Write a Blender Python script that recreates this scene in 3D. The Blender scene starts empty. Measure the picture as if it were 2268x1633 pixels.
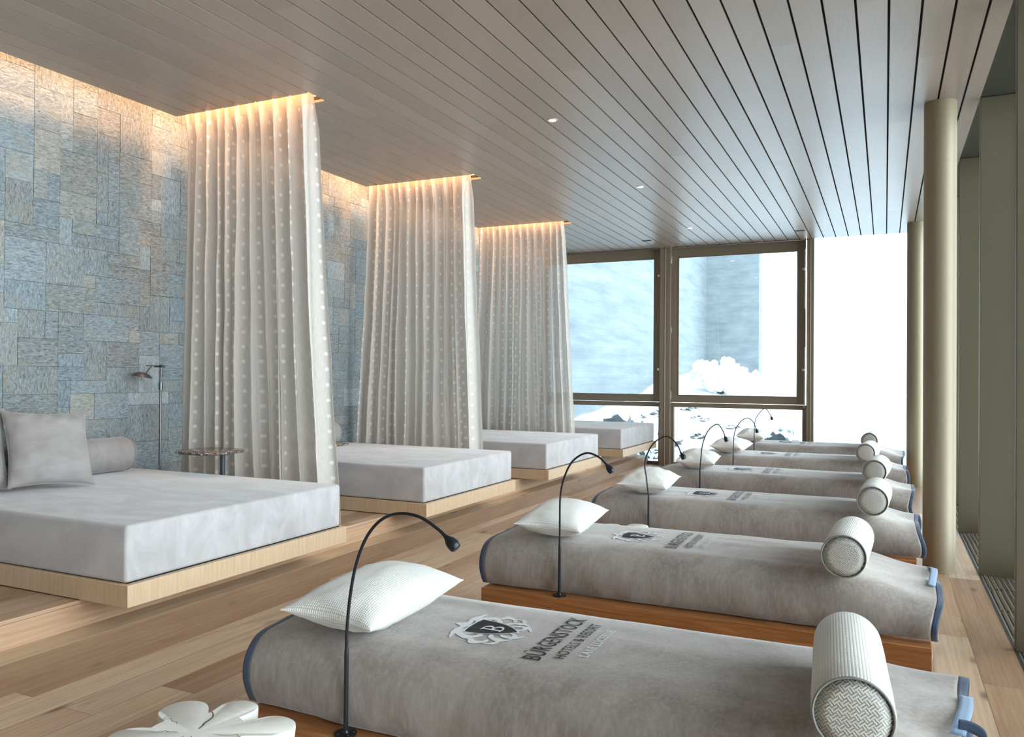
import bpy, bmesh, math, random
from math import sin, cos, pi, radians, sqrt, atan2, hypot, exp
from mathutils import Vector, Matrix, noise

scene = bpy.context.scene
COL = scene.collection
random.seed(7)

# ------------------------------------------------------------------ helpers
def sstep(a, b, x):
    t = max(0.0, min(1.0, (x - a) / (b - a)))
    return t * t * (3 - 2 * t)

class MB:
    """collects geometry, then links it as one mesh object"""
    def __init__(s):
        s.v = []; s.f = []; s.uv = {}; s.mi = []; s.col = []
    def add(s, verts, faces, m=0, uvs=None, col=None):
        o = len(s.v)
        s.v += [tuple(p) for p in verts]
        for k, f in enumerate(faces):
            if uvs: s.uv[len(s.f)] = [uvs[i] for i in f]
            s.f.append(tuple(i + o for i in f)); s.mi.append(m); s.col.append(col)
        return s
    def box(s, x0, x1, y0, y1, z0, z1, m=0, col=None):
        v = [(x0,y0,z0),(x1,y0,z0),(x1,y1,z0),(x0,y1,z0),(x0,y0,z1),(x1,y0,z1),(x1,y1,z1),(x0,y1,z1)]
        f = [(0,3,2,1),(4,5,6,7),(0,1,5,4),(1,2,6,5),(2,3,7,6),(3,0,4,7)]
        return s.add(v, f, m, None, col)
    def tube(s, pts, r, n=10, m=0, caps=True):
        pts = [Vector(p) for p in pts]
        rr = r if isinstance(r, (list, tuple)) else [r] * len(pts)
        t0 = (pts[1] - pts[0]).normalized()
        ref = Vector((0, 1, 0)) if abs(t0.y) < .9 else Vector((1, 0, 0))
        nrm = t0.cross(ref).normalized()
        V = []; F = []
        for i, p in enumerate(pts):
            a = pts[max(0, i - 1)]; b = pts[min(len(pts) - 1, i + 1)]
            t = (b - a).normalized()
            nrm = (nrm - t * nrm.dot(t)).normalized(); bi = t.cross(nrm)
            for k in range(n):
                q = 2 * pi * k / n
                V.append(p + (nrm * cos(q) + bi * sin(q)) * rr[i])
        for i in range(len(pts) - 1):
            for k in range(n):
                k2 = (k + 1) % n
                F.append((i*n+k, i*n+k2, (i+1)*n+k2, (i+1)*n+k))
        if caps:
            F.append(tuple(range(n))[::-1]); F.append(tuple((len(pts)-1)*n + k for k in range(n)))
        return s.add(V, F, m)
    def lathe(s, prof, c=(0,0,0), axis='z', n=32, m=0):
        V = []; F = []
        for (r, h) in prof:
            for k in range(n):
                q = 2*pi*k/n; a, b = r*cos(q), r*sin(q)
                if axis == 'z': p = (c[0]+a, c[1]+b, c[2]+h)
                elif axis == 'y': p = (c[0]+a, c[1]+h, c[2]-b)
                else: p = (c[0]+h, c[1]+a, c[2]+b)
                V.append(p)
        for i in range(len(prof)-1):
            for k in range(n):
                k2 = (k+1) % n
                F.append((i*n+k, i*n+k2, (i+1)*n+k2, (i+1)*n+k))
        F.append(tuple(range(n))[::-1]); F.append(tuple((len(prof)-1)*n + k for k in range(n)))
        return s.add(V, F, m)
    def grid(s, fn, nu, nv, m=0, closed_v=False, uvfn=None, flip=False):
        V = []; U = []; F = []
        cv = nv if closed_v else nv + 1
        for i in range(nu + 1):
            for j in range(cv):
                V.append(fn(i / nu, j / nv)); U.append(uvfn(i/nu, j/nv) if uvfn else (i/nu, j/nv))
        for i in range(nu):
            for j in range(nv):
                j2 = (j + 1) % cv if closed_v else j + 1
                q = (i*cv+j, (i+1)*cv+j, (i+1)*cv+j2, i*cv+j2)
                F.append(q[::-1] if flip else q)
        return s.add(V, F, m, U)
    def build(s, name, mats, parent=None, smooth=False, bevel=0, seg=2, loc=None, angle=40, subsurf=0, solid=0, flat_normal=False):
        me = bpy.data.meshes.new(name)
        me.from_pydata([tuple(p) for p in s.v], [], s.f)
        if not isinstance(mats, (list, tuple)): mats = [mats]
        for mt in mats: me.materials.append(mt)
        for i, p in enumerate(me.polygons):
            p.material_index = s.mi[i]
        if s.uv:
            uvl = me.uv_layers.new(name='UVMap')
            for i, p in enumerate(me.polygons):
                if i in s.uv:
                    for k, li in enumerate(p.loop_indices): uvl.data[li].uv = s.uv[i][k]
        if any(c is not None for c in s.col):
            at = me.color_attributes.new('tint', 'FLOAT_COLOR', 'CORNER')
            for i, p in enumerate(me.polygons):
                c = s.col[i] or (1,1,1,1)
                for li in p.loop_indices: at.data[li].color = c
        me.update()
        o = bpy.data.objects.new(name, me); COL.objects.link(o)
        if parent: o.parent = parent
        if loc: o.location = loc
        if smooth:
            for p in me.polygons: p.use_smooth = True
            if angle < 180:
                me.set_sharp_from_angle(angle=radians(angle))
        if bevel:
            b = o.modifiers.new('bevel', 'BEVEL'); b.width = bevel; b.segments = seg; b.limit_method = 'ANGLE'; b.angle_limit = radians(40)
            b.harden_normals = False
            for p in me.polygons: p.use_smooth = True
            me.set_sharp_from_angle(angle=radians(50))
        if solid:
            b = o.modifiers.new('solid', 'SOLIDIFY'); b.thickness = solid; b.offset = -1
        if subsurf:
            b = o.modifiers.new('sub', 'SUBSURF'); b.levels = subsurf; b.render_levels = subsurf
        return o

def empty(name, loc=(0,0,0), parent=None, rz=0):
    o = bpy.data.objects.new(name, None); COL.objects.link(o); o.location = loc; o.rotation_euler = (0,0,rz)
    o.empty_display_size = .1
    if parent: o.parent = parent
    return o
def tag(o, label=None, cat=None, group=None, kind=None):
    if label: o['label'] = label
    if cat: o['category'] = cat
    if group: o['group'] = group
    if kind: o['kind'] = kind
    return o
CH = {}
def kids(o):
    return [c for c in bpy.data.objects if c.parent == o]
def copy_tree(o, parent=None):
    c = o.copy(); COL.objects.link(c)
    if parent: c.parent = parent
    for ch in kids(o): copy_tree(ch, c)
    return c

# ------------------------------------------------------------------ materials
class NT:
    def __init__(s, name):
        s.m = bpy.data.materials.new(name); s.m.use_nodes = True
        s.t = s.m.node_tree; s.t.nodes.clear()
        s.out = s.n('ShaderNodeOutputMaterial')
    def n(s, typ, **kw):
        nd = s.t.nodes.new(typ)
        for k, v in kw.items():
            if k.startswith('i_'):
                nd.inputs[k[2:].replace('_', ' ')].default_value = v
            else: setattr(nd, k, v)
        return nd
    def l(s, a, b): s.t.links.new(a, b)
    def math(s, op, a, b=None, c=None):
        nd = s.n('ShaderNodeMath', operation=op)
        for i, x in enumerate((a, b, c)):
            if x is None: continue
            if isinstance(x, (int, float)): nd.inputs[i].default_value = x
            else: s.l(x, nd.inputs[i])
        return nd.outputs[0]
    def mix(s, f, a, b, blend='MIX'):
        nd = s.n('ShaderNodeMix', data_type='RGBA', blend_type=blend)
        for i, x in ((0, f), (6, a), (7, b)):
            if isinstance(x, (int, float)): nd.inputs[i].default_value = x
            elif isinstance(x, (tuple, list)): nd.inputs[i].default_value = tuple(x) + ((1,) if len(x) == 3 else ())
            else: s.l(x, nd.inputs[i])
        return nd.outputs[2]
    def ramp(s, f, stops):
        nd = s.n('ShaderNodeValToRGB')
        e = nd.color_ramp.elements
        while len(e) < len(stops): e.new(.5)
        for k, (p, c) in enumerate(stops):
            e[k].position = p; e[k].color = tuple(c) + (1,) if len(c) == 3 else c
        s.l(f, nd.inputs[0]); return nd.outputs[0]
    def coords(s, kind='Object', scale=(1,1,1), rot=(0,0,0), loc=(0,0,0)):
        tc = s.n('ShaderNodeTexCoord'); mp = s.n('ShaderNodeMapping')
        mp.inputs['Scale'].default_value = scale; mp.inputs['Rotation'].default_value = rot; mp.inputs['Location'].default_value = loc
        s.l(tc.outputs[kind], mp.inputs[0]); return mp.outputs[0]
    def noise(s, co, scale=5, detail=4, rough=.5, dist=0):
        nd = s.n('ShaderNodeTexNoise'); nd.inputs['Scale'].default_value = scale
        nd.inputs['Detail'].default_value = detail; nd.inputs['Roughness'].default_value = rough; nd.inputs['Distortion'].default_value = dist
        if co is not None: s.l(co, nd.inputs['Vector'])
        return nd.outputs[0]
    def bsdf(s, color, rough=.5, bump=None, bstr=.2, bdist=.01, **kw):
        b = s.n('ShaderNodeBsdfPrincipled')
        if isinstance(color, (tuple, list)): b.inputs['Base Color'].default_value = tuple(color)[:3] + (1,)
        else: s.l(color, b.inputs['Base Color'])
        if isinstance(rough, (int, float)): b.inputs['Roughness'].default_value = rough
        else: s.l(rough, b.inputs['Roughness'])
        for k, v in kw.items(): b.inputs[k.replace('_', ' ')].default_value = v
        if bump is not None:
            bp = s.n('ShaderNodeBump'); bp.inputs['Strength'].default_value = bstr; bp.inputs['Distance'].default_value = bdist
            s.l(bump, bp.inputs['Height']); s.l(bp.outputs[0], b.inputs['Normal'])
        s.b = b; s.l(b.outputs[0], s.out.inputs[0]); return b
def simple(name, c, rough=.5, **kw):
    t = NT(name); t.bsdf(c, rough, **kw); return t.m

def wood_planks(name, width, length, palette, along='y', axis_cross='x', gap=.0016, rough=.42, grain=1.0, knots=True, off=0.0, spec=.5):
    """plank floor: every board gets its own tone, grain offset and length joint"""
    t = NT(name)
    tc = t.n('ShaderNodeTexCoord'); sp = t.n('ShaderNodeSeparateXYZ'); t.l(tc.outputs['Object'], sp.inputs[0])
    ax = {'x': 0, 'y': 1, 'z': 2}
    cr = sp.outputs[ax[axis_cross]]; al = sp.outputs[ax[along]]
    row = t.math('DIVIDE', t.math('ADD', cr, off + 50 * width), width)
    ri = t.math('FLOOR', row); rf = t.math('FRACT', row)
    w1 = t.n('ShaderNodeTexWhiteNoise', noise_dimensions='1D'); t.l(ri, w1.inputs['W'])
    sh = t.math('ADD', t.math('DIVIDE', al, length), t.math('MULTIPLY', w1.outputs[0], 7.3))
    ci = t.math('FLOOR', sh); cf = t.math('FRACT', sh)
    w2 = t.n('ShaderNodeTexWhiteNoise', noise_dimensions='2D')
    cb = t.n('ShaderNodeCombineXYZ'); t.l(ri, cb.inputs[0]); t.l(ci, cb.inputs[1]); t.l(cb.outputs[0], w2.inputs['Vector'])
    tone = t.ramp(w2.outputs[0], palette)
    # grain coordinates
    g = t.n('ShaderNodeCombineXYZ')
    t.l(t.math('ADD', t.math('MULTIPLY', cr, 14), t.math('MULTIPLY', w2.outputs[0], 37)), g.inputs[0])
    t.l(t.math('MULTIPLY', al, 1.1), g.inputs[1]); t.l(t.math('MULTIPLY', w2.outputs[0], 91), g.inputs[2])
    n1 = t.noise(g.outputs[0], 1.0, 5, .6, 1.2)
    wv = t.n('ShaderNodeTexWave', wave_type='BANDS', bands_direction='X'); t.l(g.outputs[0], wv.inputs['Vector'])
    wv.inputs['Scale'].default_value = .8; wv.inputs['Distortion'].default_value = 7; wv.inputs['Detail'].default_value = 2; wv.inputs['Detail Scale'].default_value = .6
    fine = t.n('ShaderNodeCombineXYZ'); t.l(t.math('MULTIPLY', cr, 160), fine.inputs[0]); t.l(t.math('MULTIPLY', al, 5), fine.inputs[1]); t.l(w2.outputs[0], fine.inputs[2])
    n2 = t.noise(fine.outputs[0], 1.0, 3, .6)
    dark = t.mix(1.0, tone, (.55, .44, .34), 'MULTIPLY')
    c = t.mix(t.math('MULTIPLY', t.ramp(n1, [(.42, (0,0,0)), (.72, (1,1,1))]), .55 * grain), tone, dark)
    c = t.mix(t.math('MULTIPLY', t.math('MULTIPLY', wv.outputs[1], n2), .42 * grain), c, dark)
    if knots:
        kc = t.n('ShaderNodeCombineXYZ'); t.l(t.math('MULTIPLY', cr, 5.2), kc.inputs[0]); t.l(t.math('MULTIPLY', al, 1.9), kc.inputs[1]); t.l(t.math('MULTIPLY', ri, 3.7), kc.inputs[2])
        vo = t.n('ShaderNodeTexVoronoi', voronoi_dimensions='3D'); t.l(kc.outputs[0], vo.inputs['Vector']); vo.inputs['Scale'].default_value = 1.0
        k = t.ramp(vo.outputs[0], [(.0, (1,1,1)), (.05, (.85,.85,.85)), (.16, (0,0,0))])
        c = t.mix(t.math('MULTIPLY', k, .8), c, (.10, .055, .03))
    e1 = t.math('MINIMUM', rf, t.math('SUBTRACT', 1.0, rf)); e2 = t.math('MINIMUM', cf, t.math('SUBTRACT', 1.0, cf))
    d = t.math('MINIMUM', t.math('MULTIPLY', e1, width), t.math('MULTIPLY', e2, length))
    gm = t.math('LESS_THAN', d, gap)
    c = t.mix(t.math('MULTIPLY', gm, .7), c, (.05, .03, .02))
    hgt = t.math('SUBTRACT', t.math('MULTIPLY', n2, .15), gm)
    t.bsdf(c, t.math('ADD', rough, t.math('MULTIPLY', n2, .12)), hgt, .25, .002, Specular_IOR_Level=spec)
    return t.m

M = {}
oak = [(0, (.37,.225,.135)), (.28, (.58,.39,.26)), (.5, (.74,.56,.395)), (.74, (.76,.585,.42)), (1, (.43,.275,.175))]
M['floor'] = wood_planks('oak_floor', .21, 2.3, oak, rough=.30, off=.188)
M['riser'] = wood_planks('oak_riser', .30, 9.6, [(0, (.60,.40,.265)), (1, (.66,.455,.305))], rough=.42, axis_cross='z', off=.03)
M['riser_dark'] = wood_planks('oak_riser_brown', .30, 9.6, [(0, (.27,.165,.098)), (1, (.31,.195,.115))], rough=.42, axis_cross='z', off=.03)
M['tread'] = wood_planks('oak_tread', .40, 9.6, [(0, (.60,.44,.28)), (1, (.66,.49,.32))], rough=.34, off=.1)
M['tread_edge'] = M['riser']
pl = NT('bed_plywood')
co = pl.coords('Object', (1, 1, 1)); 
sp_ = pl.n('ShaderNodeSeparateXYZ'); pl.l(co, sp_.inputs[0])
cbn = pl.n('ShaderNodeCombineXYZ'); pl.l(pl.math('MULTIPLY', pl.math('ADD', sp_.outputs[0], sp_.outputs[1]), 60), cbn.inputs[0]); pl.l(pl.math('MULTIPLY', sp_.outputs[2], 4), cbn.inputs[1])
nn = pl.noise(cbn.outputs[0], 1, 4, .6)
pl.bsdf(pl.ramp(nn, [(.3, (.56,.395,.25)), (.7, (.68,.51,.345))]), .45)
M['ply'] = pl.m
# lounger orange-brown wood
tw = NT('lounger_teak')
cw = tw.coords('Object', (1.2, 9, 22))
tw.bsdf(tw.ramp(tw.noise(cw, 1.6, 5, .6, 1.0), [(.3, (.22,.080,.024)), (.5, (.34,.135,.042)), (.72, (.46,.205,.075))]), .38)
M['teak'] = tw.m
# ceiling boards
cb_ = NT('ceiling_boards')
tcn = cb_.n('ShaderNodeTexCoord'); spn = cb_.n('ShaderNodeSeparateXYZ'); cb_.l(tcn.outputs['Object'], spn.inputs[0])
gg = cb_.n('ShaderNodeCombineXYZ'); cb_.l(cb_.math('MULTIPLY', spn.outputs[0], 120), gg.inputs[0]); cb_.l(cb_.math('MULTIPLY', spn.outputs[1], 3), gg.inputs[1])
nf = cb_.noise(gg.outputs[0], 1, 4, .65)
rowi = cb_.math('FLOOR', cb_.math('DIVIDE', cb_.math('ADD', spn.outputs[0], .1755 * 60 - .5395), .1755))
coli = cb_.math('FLOOR', cb_.math('ADD', cb_.math('DIVIDE', spn.outputs[1], 3.9), cb_.math('MULTIPLY', rowi, .37)))
cxy = cb_.n('ShaderNodeCombineXYZ'); cb_.l(rowi, cxy.inputs[0]); cb_.l(coli, cxy.inputs[1])
wn = cb_.n('ShaderNodeTexWhiteNoise', noise_dimensions='2D'); cb_.l(cxy.outputs[0], wn.inputs['Vector'])
base = cb_.ramp(wn.outputs[0], [(0, (.235,.178,.138)), (1, (.295,.231,.183))])
cc = cb_.mix(cb_.math('MULTIPLY', nf, .30), base, (.55,.46,.38))
cb_.bsdf(cc, .36, nf, .10, .002, Specular_IOR_Level=.75)
M['ceil'] = cb_.m
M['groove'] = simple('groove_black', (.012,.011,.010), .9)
M['soffit'] = simple('soffit_lacquer', (.045,.048,.036), .18)
M['white_paint'] = simple('cove_paint', (.78,.74,.68), .7)

# stone wall
st = NT('quartzite_tiles')
vc = st.n('ShaderNodeVertexColor'); vc.layer_name = 'tint'
sc = st.n('ShaderNodeSeparateColor'); st.l(vc.outputs[0], sc.inputs[0])
pos = st.n('ShaderNodeTexCoord'); sx = st.n('ShaderNodeSeparateXYZ'); st.l(pos.outputs['Object'], sx.inputs[0])
rnd = sc.outputs[0]; ori = sc.outputs[1]
def streak(sy, sz):
    c = st.n('ShaderNodeCombineXYZ')
    st.l(st.math('MULTIPLY', sx.outputs[1], sy), c.inputs[0]); st.l(st.math('MULTIPLY', sx.outputs[2], sz), c.inputs[1]); st.l(st.math('MULTIPLY', rnd, 50), c.inputs[2])
    return c.outputs[0]
nh = st.noise(streak(26, 90), 1, 7, .78, .9); nv_ = st.noise(streak(105, 27), 1, 7, .78, .9)
nz = st.math('ADD', st.math('MULTIPLY', nh, st.math('SUBTRACT', 1.0, ori)), st.math('MULTIPLY', nv_, ori))
tone = st.ramp(rnd, [(0, (.09,.125,.145)), (.14, (.16,.215,.245)), (.28, (.145,.135,.11)), (.42, (.22,.275,.305)), (.55, (.115,.125,.12)), (.67, (.17,.15,.115)), (.76, (.20,.255,.285)), (.86, (.42,.47,.49)), (.925, (.215,.20,.165)), (1.0, (.37,.32,.23))])
lightc = st.mix(.58, tone, (.60,.71,.77)); darkc = st.mix(1.0, tone, (.34,.34,.34), 'MULTIPLY')
k1 = st.ramp(nz, [(.36, (0,0,0)), (.5, (.5,.5,.5)), (.66, (1,1,1))])
cst = st.mix(k1, st.mix(.15, darkc, tone), st.mix(.15, lightc, tone))
blot = st.noise(streak(5, 6), 1, 4, .6, .5)
cst = st.mix(st.ramp(blot, [(.54, (0,0,0)), (.72, (.45,.45,.45))]), cst, (.30,.27,.20))
st.bsdf(cst, .48, nz, .55, .012)
M['stone'] = st.m
M['mortar'] = simple('stone_joint', (.34,.36,.37), .9)

# fabrics
def suede(name, c1, c2, sc_=2.2, sheen=.35, bs=.25):
    t = NT(name)
    a = t.noise(t.coords('Object', (1.0, 2.6, 1.6)), sc_, 5, .6, .7)
    b = t.noise(t.coords('Object'), 260, 2, .6)
    c = t.mix(t.ramp(a, [(.38, (0,0,0)), (.62, (1,1,1))]), c1, c2)
    c = t.mix(t.math('MULTIPLY', b, .25), c, t.mix(1.0, c, (.7,.7,.7), 'MULTIPLY'))
    t.bsdf(c, .88, b, bs, .0012, Sheen_Weight=sheen, Sheen_Roughness=.45, Specular_IOR_Level=.2)
    return t.m
M['mattress'] = suede('mattress_suede', (.45,.43,.435), (.56,.545,.555))
M['cushion'] = suede('cushion_suede', (.29,.265,.26), (.35,.325,.32), 3.0)
def velour(name, c1, c2):
    t = NT(name)
    a = t.noise(t.coords('Object', (1, 1, .35)), 6, 6, .68, .6)
    b = t.noise(t.coords('Object', (70, 70, 14)), 1, 4, .7)
    f = t.noise(t.coords('Object'), 330, 2, .7)
    c = t.mix(t.ramp(a, [(.34, (0,0,0)), (.66, (1,1,1))]), c1, c2)
    c = t.mix(t.math('MULTIPLY', t.ramp(b, [(.42, (0,0,0)), (.7, (1,1,1))]), .35), c, (.56,.52,.49))
    c = t.mix(t.math('MULTIPLY', f, .3), c, t.mix(1.0, c, (.6,.6,.6), 'MULTIPLY'))
    h = t.math('ADD', f, t.math('MULTIPLY', b, .6))
    t.bsdf(c, .92, h, .35, .0015, Sheen_Weight=.55, Sheen_Roughness=.4, Specular_IOR_Level=.15)
    return t.m
M['towel'] = velour('towel_velour', (.265,.226,.204), (.39,.345,.318))
M['trim'] = simple('navy_trim', (.030,.058,.115), .75, Sheen_Weight=.3)
M['trim_light'] = simple('pale_blue_band', (.20,.33,.52), .8, Sheen_Weight=.3)
M['thread_white'] = simple('white_thread', (.74,.76,.78), .7)
M['thread_black'] = simple('black_thread', (.018,.020,.024), .6)
M['cover'] = simple('mattress_cover', (.30,.29,.28), .9)
def waffle(name, period, uv=True, dark=.42, white=(.80,.80,.77)):
    t = NT(name)
    tc = t.n('ShaderNodeTexCoord'); sp = t.n('ShaderNodeSeparateXYZ'); t.l(tc.outputs['UV'], sp.inputs[0])
    u = t.math('ABSOLUTE', t.math('SINE', t.math('MULTIPLY', sp.outputs[0], pi / period)))
    v = t.math('ABSOLUTE', t.math('SINE', t.math('MULTIPLY', sp.outputs[1], pi / period)))
    h = t.math('MULTIPLY', u, v)
    m = t.ramp(h, [(.05, (1,1,1)), (.42, (0,0,0))])
    c = t.mix(t.math('MULTIPLY', m, dark), white, (.20,.20,.17))
    t.bsdf(c, .85, h, .5, .002, Sheen_Weight=.2)
    return t.m
M['waffle'] = waffle('white_waffle_weave', .0085)
def basket(name):
    t = NT(name)
    tc = t.n('ShaderNodeTexCoord')
    mp = t.n('ShaderNodeMapping'); mp.inputs['Rotation'].default_value = (0, radians(40), 0); t.l(tc.outputs['Object'], mp.inputs[0])
    sp = t.n('ShaderNodeSeparateXYZ'); t.l(mp.outputs[0], sp.inputs[0])
    p = .0145
    a = t.math('DIVIDE', sp.outputs[0], p); b = t.math('DIVIDE', sp.outputs[2], p)
    chk = t.math('MODULO', t.math('ADD', t.math('FLOOR', a), t.math('FLOOR', b)), 2)
    chk = t.math('ABSOLUTE', chk)
    s1 = t.math('ABSOLUTE', t.math('SINE', t.math('MULTIPLY', a, 2 * pi)))
    s2 = t.math('ABSOLUTE', t.math('SINE', t.math('MULTIPLY', b, 2 * pi)))
    h = t.math('ADD', t.math('MULTIPLY', s1, chk), t.math('MULTIPLY', s2, t.math('SUBTRACT', 1.0, chk)))
    m = t.ramp(h, [(.15, (1,1,1)), (.6, (0,0,0))])
    c = t.mix(t.math('MULTIPLY', m, .68), (.72,.71,.67), (.10,.10,.09))
    t.bsdf(c, .85, h, .5, .002)
    return t.m
M['basket'] = basket('cap_basket_weave')
M['piping'] = simple('grey_piping', (.30,.30,.28), .8)
M['lamp'] = simple('lamp_black', (.016,.020,.026), .32, Metallic=.3)
M['steel'] = simple('brushed_steel', (.22,.21,.20), .30, Metallic=1.0)
M['dark_steel'] = simple('dark_steel', (.10,.11,.12), .35, Metallic=.6)
M['copper'] = simple('copper_reflector', (.70,.28,.10), .3, Metallic=1.0)
M['navy_steel'] = simple('blue_grey_post', (.06,.075,.10), .4, Metallic=.4)
# terrazzo
tz = NT('brown_terrazzo')
vz = tz.n('ShaderNodeTexVoronoi'); vz.inputs['Scale'].default_value = 75; tz.l(tz.coords('Object'), vz.inputs['Vector'])
szp = tz.n('ShaderNodeSeparateColor'); tz.l(vz.outputs[1], szp.inputs[0])
tz.bsdf(tz.ramp(szp.outputs[0], [(0, (.06,.042,.035)), (.45, (.13,.095,.078)), (.6, (.30,.25,.22)), (.8, (.08,.06,.05)), (.92, (.62,.58,.54))]), .16)
M['terrazzo'] = tz.m
# stump
sm = NT('bleached_trunk')
ns = sm.noise(sm.coords('Object', (1,1,.25)), 9, 4, .6)
sm.bsdf(sm.ramp(ns, [(.35, (.82,.80,.73)), (.6, (.88,.88,.85)), (.78, (.76,.71,.60))]), .5, ns, .2, .004)
M['stump'] = sm.m
M['crack'] = simple('crack_dark', (.11,.11,.11), .9)
# metal of windows, columns, fins
def paint(name, c, rough=.42, metal=.0, spec=.5):
    t = NT(name); n_ = t.noise(t.coords('Object'), 3, 2)
    t.bsdf(t.mix(t.math('MULTIPLY', n_, .12), c, tuple(x * .8 for x in c)), rough, None, Metallic=metal, Specular_IOR_Level=spec); return t.m
M['frame'] = paint('bronze_frame', (.25,.20,.145), .42, .1)
M['column'] = paint('champagne_column', (.30,.25,.165), .44, .12)
M['fin'] = paint('olive_fin', (.135,.118,.075), .45, .1)
M['chrome'] = simple('satin_nickel', (.75,.74,.72), .22, Metallic=1.0)
M['grille_bar'] = simple('grille_bar', (.42,.40,.34), .35, Metallic=.6)
M['black'] = simple('void_black', (.006,.006,.006), .9)
# glass pane: thin clear pane, fresnel mirror mixed with straight-through transparency
gl = NT('window_glass')
fr = gl.n('ShaderNodeFresnel'); fr.inputs['IOR'].default_value = 1.5
tr = gl.n('ShaderNodeBsdfTransparent'); tr.inputs[0].default_value = (.93,.97,.98,1)
gs = gl.n('ShaderNodeBsdfGlossy'); gs.inputs['Roughness'].default_value = .0
mx = gl.n('ShaderNodeMixShader'); gl.l(fr.outputs[0], mx.inputs[0]); gl.l(tr.outputs[0], mx.inputs[1]); gl.l(gs.outputs[0], mx.inputs[2]); gl.l(mx.outputs[0], gl.out.inputs[0])
M['glass'] = gl.m
gl2 = gl.m.copy(); gl2.name = 'dimming_end_glass'
[n for n in gl2.node_tree.nodes if n.type == 'BSDF_TRANSPARENT'][0].inputs[0].default_value = (.62,.70,.74,1)  # grey-blue tint added so the bright outdoors looks dimmer through the end windows
M['glass_end'] = gl2
def glow(name, c, s):
    t = NT(name); e = t.n('ShaderNodeEmission'); e.inputs[0].default_value = tuple(c) + (1,); e.inputs[1].default_value = s
    t.l(e.outputs[0], t.out.inputs[0]); return t.m
M['led'] = glow('warm_led', (1.0,.50,.20), 8)
M['spot_on'] = glow('downlight_lens', (1.0,.80,.58), 9)

# sheer curtain with embroidered dots
ct = NT('sheer_dotted_linen')
tc = ct.n('ShaderNodeTexCoord'); sp = ct.n('ShaderNodeSeparateXYZ'); ct.l(tc.outputs['UV'], sp.inputs[0])
PX, PZ = .150, .122
cu = ct.math('DIVIDE', sp.outputs[0], PX); ci_ = ct.math('FLOOR', cu)
odd = ct.math('ABSOLUTE', ct.math('MODULO', ci_, 2))
cv = ct.math('ADD', ct.math('DIVIDE', sp.outputs[1], PZ), ct.math('MULTIPLY', odd, .5))
du = ct.math('MULTIPLY', ct.math('SUBTRACT', ct.math('FRACT', cu), .5), PX)
dv = ct.math('MULTIPLY', ct.math('SUBTRACT', ct.math('FRACT', cv), .5), PZ)
dd = ct.math('SQRT', ct.math('ADD', ct.math('MULTIPLY', du, du), ct.math('MULTIPLY', dv, dv)))
dot = ct.ramp(dd, [(.0145, (1,1,1)), (.0165, (0,0,0))])
thr = ct.n('ShaderNodeCombineXYZ'); ct.l(ct.math('MULTIPLY', sp.outputs[0], 260), thr.inputs[0]); ct.l(ct.math('MULTIPLY', sp.outputs[1], 14), thr.inputs[1])
nt_ = ct.noise(thr.outputs[0], 1, 3, .6)
linen = ct.ramp(nt_, [(.3, (.66,.62,.575)), (.7, (.81,.775,.735))])
colr = ct.mix(dot, linen, (.92,.91,.88))
df = ct.n('ShaderNodeBsdfDiffuse'); ct.l(colr, df.inputs[0])
tl = ct.n('ShaderNodeBsdfTranslucent'); ct.l(colr, tl.inputs[0])
m1 = ct.n('ShaderNodeMixShader'); m1.inputs[0].default_value = .30; ct.l(df.outputs[0], m1.inputs[1]); ct.l(tl.outputs[0], m1.inputs[2])
tp = ct.n('ShaderNodeBsdfTransparent')
m2 = ct.n('ShaderNodeMixShader')
ct.l(ct.math('ADD', .90, ct.math('MULTIPLY', dot, .10)), m2.inputs[0]); ct.l(tp.outputs[0], m2.inputs[1]); ct.l(m1.outputs[0], m2.inputs[2])
ct.l(m2.outputs[0], ct.out.inputs[0])
M['curtain'] = ct.m

# ------------------------------------------------------------------ room dimensions
CZ = 3.66           # ceiling underside
XR = .655           # right edge of boarded ceiling / grille line
XG = 1.06           # facade glass
XL = -5.70          # stone wall face
XC = -5.44          # ceiling edge by the cove
YE = 13.15          # ceiling end
YG = 13.36          # end glass
YB = -1.7           # behind the camera
PZT = .29           # raised platform top
def struct(o, label=None): return tag(o, label, None, None, 'structure')

# floor
f = MB().box(-3.67, XR, YB, YG+.1, -.12, 0)
struct(f.build('floor', M['floor']), 'lower oak plank floor')
f = MB()
f.box(XL-.3, -3.86, YB, 13.36, -.12, PZT, 0)
f.box(-3.86, -3.67, YB, 13.36, -.12, .1465, 0)
o = f.build('trim_1', [M['floor'], M['riser'], M['riser_dark'], M['tread']], bevel=.002)
for p in o.data.polygons:
    low = max(o.data.vertices[v].co.z for v in p.vertices) < .2
    if abs(p.normal.x) > .9: p.material_index = 2 if low else 1
    elif p.normal.z > .9 and low: p.material_index = 3
struct(o, 'raised oak platform with two steps')

# ceiling boards (each board separate in one mesh, black grooves between)
f = MB()
PITCH = .1755; GAPW = .0145
slots = [(4.86, 5.06), (7.57, 7.77), (10.36, 10.56)]
SX = -4.03
x = .5395 + PITCH - GAPW / 2; k = 0
while x > XC + .02:
    x0 = max(x - PITCH + GAPW, XC); x1 = min(x, XR)
    if x1 <= SX + .02 or x0 < SX - .0:
        if x0 < SX < x1:
            x0a = SX
            f.box(x0a, x1, YB, YE, CZ, CZ + .02, 0)
            x1 = SX
        ys = [YB] + [q for s_ in slots for q in s_] + [YE]
        for a, b in zip(ys[0::2], ys[1::2]): f.box(x0, x1, a, b, CZ, CZ + .02, 0)
    else:
        f.box(x0, x1, YB, YE, CZ, CZ + .02, 0)
    x -= PITCH; k += 1
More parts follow.
